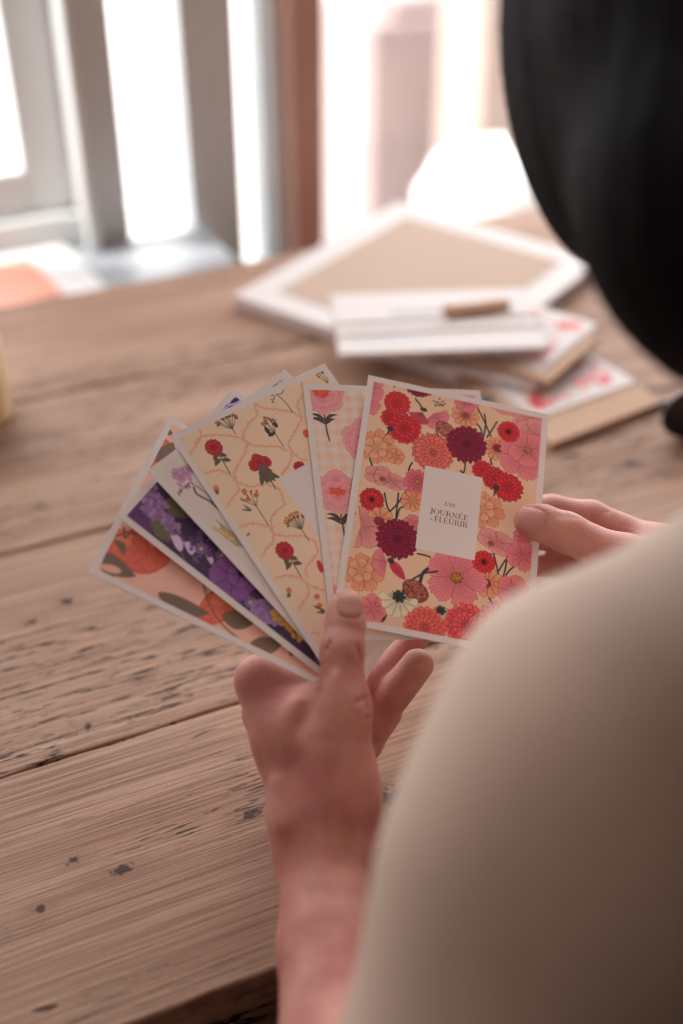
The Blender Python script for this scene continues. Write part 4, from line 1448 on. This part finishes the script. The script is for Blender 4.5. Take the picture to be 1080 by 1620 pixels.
def surfnet(f, lo, hi, h, B=8):
    lo = np.asarray(lo, float); n = np.ceil((np.asarray(hi)-lo)/h/B).astype(int)*B
    nb = n//B
    bi = np.stack(np.meshgrid(*[np.arange(k) for k in nb], indexing='ij'), -1).reshape(-1, 3)
    cen = lo+(bi*B+(B-1)/2)*h
    db = np.concatenate([f(c_) for c_ in np.array_split(cen, max(1, len(cen)//200000))])
    F = np.repeat(np.repeat(np.repeat(db.reshape(nb), B, 0), B, 1), B, 2).astype(np.float32)
    act = bi[np.abs(db) < (B*h*.87+.004)*1.25]
    off = np.stack(np.meshgrid(*[np.arange(B)]*3, indexing='ij'), -1).reshape(-1, 3)
    for ch in np.array_split(act, max(1, len(act)//300)):
        if not len(ch): continue
        idx = (ch[:, None]*B+off[None]).reshape(-1, 3)
        F[idx[:, 0], idx[:, 1], idx[:, 2]] = f(lo+idx*h)
    s = F < 0
    c8 = [(i, j, k) for i in (0, 1) for j in (0, 1) for k in (0, 1)]
    sh = lambda A, o: A[o[0]:n[0]-1+o[0], o[1]:n[1]-1+o[1], o[2]:n[2]-1+o[2]]
    tot = sum(sh(s, o).astype(np.int8) for o in c8)
    cells = np.argwhere((tot > 0) & (tot < 8))
    vals = np.stack([F[cells[:, 0]+o[0], cells[:, 1]+o[1], cells[:, 2]+o[2]] for o in c8], 1).astype(float)
    acc = np.zeros((len(cells), 3)); cnt = np.zeros(len(cells))
    for a in range(8):
        for b in range(a+1, 8):
            oa, ob = np.array(c8[a]), np.array(c8[b])
            if np.abs(oa-ob).sum() != 1: continue
            va, vb = vals[:, a], vals[:, b]
            m = (va < 0) != (vb < 0)
            t = np.where(m, va/(va-vb+1e-12*(va == vb)), 0)
            acc[m] += (oa+t[:, None]*(ob-oa))[m]; cnt[m] += 1
    P_ = lo+(cells+acc/cnt[:, None])*h
    ident = -np.ones(tuple(n), np.int32)
    ident[cells[:, 0], cells[:, 1], cells[:, 2]] = np.arange(len(cells))
    quads = []
    for ax in range(3):
        o = np.zeros(3, int); o[ax] = 1
        u, v = [(1, 2), (2, 0), (0, 1)][ax]
        A = s[1:-1, 1:-1, 1:-1]; Bs = s[1+o[0]:n[0]-1+o[0], 1+o[1]:n[1]-1+o[1], 1+o[2]:n[2]-1+o[2]]
        for sg in (0, 1):
            e = np.argwhere(A & ~Bs if sg == 0 else ~A & Bs)+1
            du = np.zeros(3, int); du[u] = 1; dv = np.zeros(3, int); dv[v] = 1
            q = np.stack([ident[tuple((e-a_*du-b_*dv).T)] for a_, b_ in ((1, 1), (0, 1), (0, 0), (1, 0))], 1)
            q = q[(q >= 0).all(1)]
            quads.append(q if sg == 0 else q[:, ::-1])
    Q = np.concatenate(quads)

    def grad(P_):
        e = h*.5; d0 = f(P_)
        g = np.stack([f(P_+np.eye(3)[i]*e)-d0 for i in range(3)], 1)/e
        return d0, g/(np.linalg.norm(g, axis=1)[:, None]+1e-9)
    d0, g = grad(P_)
    P_ = P_-np.clip(d0, -h*.6, h*.6)[:, None]*g
    return P_, Q, g


def c_(a, b, ra, rb, k=.008): return ('c', V3(a), V3(b), ra, rb, k)


def cc(*a): return V3(cam2w(*a))


toward = V3(Vector((0, -math.cos(PITCH), math.sin(PITCH))))   # towards the viewer


def chain(pts, rs, k0=.008, k=.004):
    """a finger: its own tapered segments"""
    return [c_(pts[i], pts[i+1], rs[i], rs[i+1], k0 if i == 0 else k) for i in range(len(pts)-1)]


# joints of the left hand
L = {}
L['wrist'] = cc(508, 1330, .607)
L['forearm'] = cc(520, 1500, .572)
L['elbow'] = cc(705, 2150, .45)
L['elbow_in'] = cc(575, 1760, .520)
left = [c_(L['wrist'], L['forearm'], .0203, .0230, .012),
        c_(L['forearm'], L['elbow_in'], .0232, .0355, .006),
        c_(L['elbow_in'], L['elbow'], .0355, .0400, .02)]
cI, cM, cR, cP = cc(477, 1285, .604), cc(498, 1285, .617), cc(515, 1290, .628), cc(540, 1290, .632)
kI, kM, kR, kP = cc(409, 1076, .628), cc(420, 1128, .648), cc(440, 1168, .662), cc(462, 1205, .668)
left += [c_(L['wrist'], cI, .0185, .0135, .014), c_(L['wrist'], cR, .0195, .013, .014), c_(cc(540, 1320, .612), cc(566, 1290, .615), .012, .011, .010),
         c_(cI, kI, .0140, .0104, .010), c_(cM, kM, .0135, .0105, .012), c_(cR, kR, .0125, .0098, .012), c_(cP, kP, .0115, .0088, .012)]
# palm filling
left += [c_(cc(500, 1240, .626), cc(450, 1150, .640), .014, .011, .014), c_(cc(530, 1230, .625), cc(500, 1180, .648), .014, .010, .014)]
# thumb: metacarpal, two phalanges and pad
tC, tM, tI, tT = cc(538, 1250, .604), cc(541, 1122, .6045), cc(541, 1030, .6100), cc(549, 962, .6185)
left += [c_(cc(520, 1290, .605), tC, .016, .0165, .014), c_(tC, tM, .0170, .0128, .012), c_(tM, tI, .0122, .0101, .009), c_(tI, cc(546, 985, .617), .0101, .0097, .004),
         c_(cc(546, 985, .617), tT, .0097, .0088, .003)]
# web between thumb and forefinger
left += [c_(cc(428, 1080, .6315), cc(512, 1094, .632), .0120, .0120, .010), c_(cc(520, 1150, .612), cc(440, 1110, .625), .0085, .0080, .016), c_(cc(510, 1200, .610), cc(455, 1170, .618), .0125, .0105, .018),
         ('e', cc(480, 1150, .6165), np.array([.013, .012, .010]), None, .014)]
# fingers curl behind the cards
left += chain([kI, cc(505, 1090, .661), cc(595, 1075, .6715), cc(668, 1000, .676)], [.0100, .0088, .0080, .0066])
left += chain([kM, cc(520, 1185, .676), cc(590, 1142, .668), cc(660, 1052, .655)], [.0100, .0096, .0096, .0086])
left += chain([kR, cc(525, 1212, .676), cc(580, 1180, .680), cc(618, 1130, .680)], [.0092, .0080, .0074, .0062])
left += chain([kP, cc(525, 1228, .676), cc(560, 1205, .682), cc(590, 1165, .684)], [.0084, .0070, .0066, .0056])


def gr(x0, y0, x1, y1, z0, z1, wd, dep): return (cc(x0, y0, z0), cc(x1, y1, z1), wd, dep)


Lg = []
for (y, x0, x1, dep) in ((1018, 520, 566, .0008), (1026, 517, 570, .0010), (1035, 518, 568, .0007)):      # thumb knuckle creases
    Lg.append(gr(x0, y, x1, y+6, .603, .603, .0012, dep*1.7))
for (x0, y0, x1, y1, dep) in ((560, 1112, 582, 1104, .0010), (552, 1130, 586, 1116, .0009), (548, 1148, 588, 1132, .0008), (556, 1165, 590, 1150, .0007), (560, 1182, 592, 1168, .0006)):
    Lg.append(gr(x0, y0, x1, y1, .594, .598, .0016, dep*1.8))
Lg.append(gr(452, 1078, 500, 1092, .609, .600, .0020, .0022))   # deep fold of the web
Lg.append(gr(420, 1070, 470, 1082, .614, .606, .0016, .0014))
Lg.append(gr(440, 1058, 480, 1070, .612, .606, .0014, .0010))
Lg.append(gr(470, 1100, 440, 1180, .604, .605, .0050, -.0022))   # tendon to the forefinger
Lg.append(gr(530, 1070, 520, 1150, .595, .592, .0035, -.0020))
Lg.append(gr(505, 1105, 478, 1150, .600, .602, .0050, .0016))
Lg.append(gr(440, 1240, 450, 1300, .598, .590, .0045, -.0024))
Lg.append(gr(470, 1210, 500, 1260, .597, .592, .0070, .0014))
Lg.append(gr(500, 1330, 515, 1420, .588, .578, .0040, -.0022))   # wrist tendon
Lg.append(gr(545, 1290, 560, 1370, .590, .590, .0050, .0028))
Lg.append(gr(470, 1345, 500, 1352, .590, .586, .0040, .0008))

# right hand
R_w, R_el = cc(1150, 1000, .640), np.array([.375, .335, .800])
rI, rM, rR, rP = cc(1046, 866, .690), cc(1052, 905, .704), cc(1060, 945, .712), cc(1072, 985, .712)
right = [c_(R_w, R_w+(R_el-R_w)*.5, .0210, .0300, .02), c_(R_w+(R_el-R_w)*.5, R_el, .0300, .0390, .02)]
right += [c_(R_w, rI, .0175, .0112, .012), c_(R_w, rM, .0180, .0112, .012), c_(R_w, rR, .0170, .0105, .012), c_(R_w, rP, .0150, .0095, .012)]
right += [c_(cc(1120, 985, .648), cc(1066, 948, .655), .018, .0155, .012), c_(cc(1066, 948, .655), cc(984, 886, .661), .0160, .0122, .012),
          c_(cc(984, 886, .660), cc(896, 842, .6635), .0118, .0102, .008), c_(cc(896, 842, .6635), cc(858, 828, .6650), .0102, .0097, .004),
          c_(cc(858, 828, .6650), cc(839, 824, .6660), .0097, .0088, .003), c_(cc(1010, 890, .672), cc(1030, 880, .680), .011, .010, .016)]
right += chain([rI, cc(935, 817, .7060), cc(872, 806, .7120), cc(806, 806, .7105)], [.0102, .0086, .0080, .0066])
right += chain([rM, cc(945, 856, .722), cc(884, 850, .726), cc(826, 850, .722)], [.0102, .0088, .0082, .0068])
right += chain([rR, cc(955, 900, .730), cc(895, 895, .732), cc(845, 895, .726)], [.0096, .0082, .0076, .0064])
right += chain([rP, cc(975, 945, .727), cc(925, 940, .727), cc(890, 938, .722)], [.0088, .0072, .0066, .0056])
Rg = []
for (x0, y0, x1, y1, dep) in ((884, 815, 872, 850, .0007), (897, 818, 886, 856, .0009), (908, 822, 898, 860, .0007), (892, 838, 904, 822, .0006)):
    Rg.append(gr(x0, y0, x1, y1, .6565, .6565, .0011, dep))
Rg.append(gr(958, 810, 955, 826, .697, .697, .0012, .0008))
Rg.append(gr(932, 800, 935, 822, .696, .696, .0012, .0010))

# coarse body: head, neck, trunk, upper arms, legs
FWD = V3(N); RT = V3(D); ZZ = np.array([0, 0, 1.])
SL, SR = np.array([.087, .295, .975]), np.array([.395, .430, .970])
neck = (SL+SR)/2+np.array([0, 0, .065])
head = cc(1350, -50, .425)
hf = FWD*1.0+RT*.12; hf[2] = 0; hf /= np.linalg.norm(hf)       # the head turns towards the cards
hr = np.array([hf[1], -hf[0], 0])
tiltv = .45
hfd = hf*math.cos(tiltv)-ZZ*math.sin(tiltv); hup = hf*math.sin(tiltv)+ZZ*math.cos(tiltv)
HR = np.stack([hr, hfd, hup], 1)


def hp(x, y, z): return head+HR@np.array([x, y, z])


mid = (SL+SR)/2
hip = mid-FWD*.13; hip[2] = .56
body = [('e', head, np.array([.074, .092, .108]), HR, .01), ('e', hp(0, .03, -.055), np.array([.054, .062, .062]), HR, .02),
        c_(hp(0, -.02, -.08), neck-ZZ*.03, .056, .062, .03), c_(neck-ZZ*.04, SL+np.array([.016, 0, -.016]), .055, .044, .05), c_(neck-ZZ*.04, SR, .06, .048, .05),
        ('e', mid-ZZ*.13-FWD*.02, np.array([.15, .10, .20]), np.stack([RT, FWD, ZZ], 1), .06), ('e', hip+ZZ*.13, np.array([.13, .095, .16]), np.stack([RT, FWD, ZZ], 1), .06),
        ('e', hip, np.array([.165, .12, .12]), np.stack([RT, FWD, ZZ], 1), .05),
        c_(SL+np.array([.016, 0, -.016]), L['elbow'], .044, .038, .03), c_(SR, R_el, .046, .038, .03),
        # face
        c_(hp(0, .088, .012), hp(0, .109, -.026), .006, .010, .010), c_(hp(-.012, .095, -.030), hp(.012, .095, -.030), .007, .007, .006),
        c_(hp(-.018, .083, -.054), hp(.018, .083, -.054), .007, .007, .005), c_(hp(-.015, .080, -.064), hp(.015, .080, -.064), .008, .008, .005),
        ('e', hp(0, .068, -.092), np.array([.022, .020, .018]), HR, .015),
        c_(hp(-.045, .080, .026), hp(-.012, .091, .024), .006, .006, .010), c_(hp(.045, .080, .026), hp(.012, .091, .024), .006, .006, .010),
        ('e', hp(-.031, .076, .006), np.array([.013, .011, .010]), HR, .003), ('e', hp(.031, .076, .006), np.array([.013, .011, .010]), HR, .003),
        ('e', hp(-.075, .0, -.01), np.array([.008, .020, .032]), HR, .006), ('e', hp(.075, .0, -.01), np.array([.008, .020, .032]), HR, .006)]
for s_ in (-1, 1):
    hj = hip+RT*.085*s_+FWD*.02-ZZ*.01
    kn = hj+FWD*.42+RT*.03*s_; kn[2] = .515
    an = kn-FWD*.03; an[2] = .085
    body += [c_(hj, kn, .082, .056, .04), c_(kn, an, .055, .036, .02), c_(an-ZZ*.045-FWD*.02, an-ZZ*.055+FWD*.14, .034, .026, .02)]

P1, Q1, g1 = surfnet(field(body), (-.35, -.15, 0), (.75, 1.05, 1.32), .005)


def bounds(pr):
    pts = np.concatenate([[q[1], q[2]] if q[0] == 'c' else [q[1]] for q in pr])
    return pts.min(0)-.06, pts.max(0)+.06


def blk(pr, gv, h):
    lo, hi = bounds(pr)
    return surfnet(field(pr, gv), lo, hi, h)


P2, Q2, g2 = blk(left, Lg, .0011)
P3, Q3, g3 = blk(right, Rg, .0013)


def nail(P_, g, cen, tip, nrm, hl, hw):
    """flat plate with a groove round it; returns displaced verts and mask"""
    u = tip-cen; u -= nrm*(u@nrm); u /= np.linalg.norm(u); v = np.cross(nrm, u)
    q = P_-cen
    a, b, c__ = q@u/hl, q@v/hw, q@nrm
    ok = (g@nrm > .15) & (np.abs(c__) < .012) & (np.abs(a) < 2) & (np.abs(b) < 2)
    s_ = (np.abs(a)**2.8+np.abs(b)**2.8)**(1/2.8)
    edge = np.exp(-((s_-1.06)/.09)**2)
    edge = np.where(a > .7, edge*.3, edge)
    dsp = np.where(ok, -.0014*edge+.0004*np.clip((1-s_)*6, 0, 1), 0)
    return P_+g*dsp[:, None], np.where(ok, np.clip((1.0-s_)*14, 0, 1), 0)


P2, n2 = nail(P2, g2, cc(555, 951, .609), cc(556, 925, .613), -V3(Vector(cc(555, 950, 1)-np.array([0, 0, CAM_Z]))).astype(float)/np.linalg.norm(cc(555, 950, 1)-np.array([0, 0, CAM_Z])), .0072, .0070)
nr = -(cc(838, 818, 1)-np.array([0, 0, CAM_Z])); nr = nr/np.linalg.norm(nr)+np.array([-.05, .1, .15]); nr /= np.linalg.norm(nr)
P3, n3 = nail(P3, g3, cc(838, 820, .6565), cc(812, 812, .6585), nr, .0078, .0066)
n1 = np.zeros(len(P1))
co = np.concatenate([P1, P2, P3]); q = np.concatenate([Q1, Q2+len(P1), Q3+len(P1)+len(P2)])
root = Vector((hip[0], hip[1], 0))
co_l = co-np.array([root.x, root.y, 0])
me = raw_mesh('person', co_l, q, True)
at = me.attributes.new('nail', 'FLOAT', 'POINT'); at.data.foreach_set('value', np.concatenate([n1, n2, n3]).astype(np.float32))
# lips, brows and eyes are tints of the skin
lip = np.zeros(len(co)); eye = np.zeros(len(co))
hc = (co-head)@HR
lip[:] = np.exp(-(((hc[:, 0])/.022)**4+((hc[:, 2]+.058)/.009)**4))*(hc[:, 1] > .06)
for sx in (-.031, .031): eye = np.maximum(eye, np.exp(-(((hc[:, 0]-sx)/.012)**4+((hc[:, 2]-.004)/.004)**4))*(hc[:, 1] > .06))
at = me.attributes.new('lip', 'FLOAT', 'POINT'); at.data.foreach_set('value', lip.astype(np.float32))
at = me.attributes.new('lid', 'FLOAT', 'POINT'); at.data.foreach_set('value', eye.astype(np.float32))
M_SKIN = bpy.data.materials.new('skin'); M_SKIN.use_nodes = True
nt = M_SKIN.node_tree; LK = nt.links.new; pb = nt.nodes['Principled BSDF']
tc = nt.nodes.new('ShaderNodeTexCoord')


def sk_noise(s_, det=4):
    n = nt.nodes.new('ShaderNodeTexNoise'); n.inputs['Scale'].default_value = s_; n.inputs['Detail'].default_value = det
    LK(tc.outputs['Object'], n.inputs['Vector']); return n


def sk_mix(fac, a, b):
    m = nt.nodes.new('ShaderNodeMix'); m.data_type = 'RGBA'; LK(fac, m.inputs[0])
    for s_, i in ((a, 6), (b, 7)):
        if isinstance(s_, tuple): m.inputs[i].default_value = (*s_, 1)
        else: LK(s_, m.inputs[i])
    return m.outputs[2]


rmp = nt.nodes.new('ShaderNodeMapRange'); rmp.inputs[1].default_value = .35; rmp.inputs[2].default_value = .65
LK(sk_noise(38).outputs[0], rmp.inputs[0])
col = sk_mix(rmp.outputs[0], (0.46, 0.165, 0.14), (0.60, 0.29, 0.24))
for an, cl in (('nail', (0.55, 0.27, 0.235)), ('lip', (0.50, 0.16, 0.14)), ('lid', (0.05, 0.03, 0.03))):
    a_ = nt.nodes.new('ShaderNodeAttribute'); a_.attribute_name = an
    col = sk_mix(a_.outputs['Fac'], col, cl)
LK(col, pb.inputs['Base Color'])
pb.inputs['Roughness'].default_value = .48; pb.inputs['Specular IOR Level'].default_value = .35
pb.inputs['Subsurface Weight'].default_value = .12; pb.inputs['Subsurface Scale'].default_value = .005; pb.inputs['Subsurface Radius'].default_value = (1, .35, .2)
bp = nt.nodes.new('ShaderNodeBump'); bp.inputs['Strength'].default_value = .5; bp.inputs['Distance'].default_value = .0005
vor = nt.nodes.new('ShaderNodeTexVoronoi'); vor.inputs['Scale'].default_value = 1600
LK(tc.outputs['Object'], vor.inputs['Vector'])
ad = nt.nodes.new('ShaderNodeMath'); ad.operation = 'MULTIPLY_ADD'
LK(sk_noise(260, 5).outputs[0], ad.inputs[0]); ad.inputs[1].default_value = 1.5; LK(vor.outputs[0], ad.inputs[2])
LK(ad.outputs[0], bp.inputs['Height']); LK(bp.outputs[0], pb.inputs['Normal'])
me.materials.append(M_SKIN)
person = bpy.data.objects.new('person', me); C.objects.link(person); person.location = root
tag(person, 'seated person in a cream top with dark hair, seen over the shoulder, holding fanned cards', 'person')


def cloth(name, P_, Q_, m):
    me = raw_mesh(name, P_-np.array([root.x, root.y, 0]), Q_, True)
    me.materials.append(m)
    o = bpy.data.objects.new(name, me); C.objects.link(o); o.parent = person
    return o


TB = np.stack([RT, FWD, ZZ], 1)
drape = lambda p: .0035*np.sin(p[:, 2]*55+np.sin(p@RT*28)*1.6+p@FWD*20)*np.clip((1.0-p[:, 2])*4, .2, 1)+.002*np.sin((p@RT)*70+p[:, 2]*30)
sl_end = L['elbow']+(SL-L['elbow'])*.02
shirt = [('e', mid-ZZ*.13-FWD*.02, np.array([.168, .118, .215]), TB, .05), ('e', hip+ZZ*.13, np.array([.150, .115, .17]), TB, .06),
         c_(neck-ZZ*.045, SL+np.array([.014, 0, -.012]), .066, .0555, .05), c_(neck-ZZ*.045, SR, .066, .056, .05),
         c_(SL+np.array([.014, 0, -.012]), cc(665, 2100, .445), .0575, .072, .04), ('e', cc(893, 1330, .415), np.array([.054, .054, .072]), TB, .03), c_(SR, R_el, .056, .056, .04),
         ('c', neck+ZZ*.02, neck+ZZ*.10+FWD*.02, .058, .07, .006, 'carve')]
Ps, Qs, _ = surfnet(field(shirt, noise=drape), (-.12, .0, .45), (.62, .62, 1.10), .004)
cloth('blouse', Ps, Qs, M_SHIRT)
trou = [('e', hip, np.array([.172, .128, .115]), TB, .05)]
shoes = []
for s_ in (-1, 1):
    hj = hip+RT*.085*s_+FWD*.02-ZZ*.01
    kn = hj+FWD*.42+RT*.03*s_; kn[2] = .515
    an = kn-FWD*.03; an[2] = .085
    trou += [c_(hj, kn, .090, .064, .04), c_(kn, an+ZZ*.03, .063, .050, .02)]
    Pz, Qz, _ = surfnet(field([c_(an-ZZ*.040-FWD*.025, an-ZZ*.050+FWD*.15, .042, .033, .02), c_(an, an-ZZ*.03, .042, .042, .02)]), an-.25, an+.25, .005)
    Pz[:, 2] = np.maximum(Pz[:, 2], .001)
    cloth('shoe', Pz, Qz, M_BLACK)
Pt, Qt, _ = surfnet(field(trou, noise=lambda p: .002*np.sin(p[:, 2]*60+p@RT*50)), (-.35, -.15, .08), (.75, 1.05, .75), .006)
cloth('trousers', Pt, Qt, M_JEANS)
# hair: crown, sides and a chin length fall, opened at the face
hairp = [c_(head, cc(1280, 285, .42), .085, .078, .02), ('e', hp(0, -.012, .014), np.array([.094, .108, .116]), HR, .01), ('e', hp(.012, -.048, -.050), np.array([.080, .068, .108]), HR, .03),
         ('e', hp(-.062, .055, -.010), np.array([.030, .080, .085]), HR, .02), c_(hp(-.055, .02, .0), hp(-.042, .012, -.080), .036, .026, .02), c_(hp(.055, .02, .0), hp(.060, .022, -.085), .036, .026, .02),
         ('e', hp(.012, .11, -.035), np.array([.046, .075, .090]), HR, .015, 'carve')]


def strand(p):
    q = (p-head)@HR
    a = np.arctan2(q[:, 0], q[:, 1])
    return .0004*np.sin(a*140+np.sin(q[:, 2]*30)*2)+.0003*np.sin(a*37+q[:, 2]*20)


Ph, Qh, _ = surfnet(field(hairp, noise=strand), head-.2, head+.2, .0025)
cloth('hair', Ph, Qh, M_HAIR)
_lp = P2@np.array([[D.x, N.x], [D.y, N.y], [0, 0]]); _b = (_lp[:, 1] > PL[0]) & (P2[:, 2] < TT)
print('under table', _b.sum(), P2[_b][:, 2].min() if _b.any() else 0, (P3[:, 2] < TT).sum())
print('person verts', len(co), 'left hand', len(P2), 'min z left', P2[:, 2].min())

# stool
st = empty('wooden_stool', frame(Vector((hip[0], hip[1], 0)), RZ))
tag(st, 'low oak stool with a round seat under the seated person', 'stool')
bm = bmesh.new(); lathe(bm, [(0, .405), (.165, .405), (.175, .412), (.175, .428), (.165, .435), (0, .435)])
obj('seat', bm, M_STOOL, st, smooth=False)
for sx in (-1, 1):
    for sy in (-1, 1):
        bm = bmesh.new(); tube(bm, [(sx*.15, sy*.15, 0), (sx*.10, sy*.10, .405)], [.014, .018], 12)
        obj('leg', bm, M_STOOL, st, smooth=True)
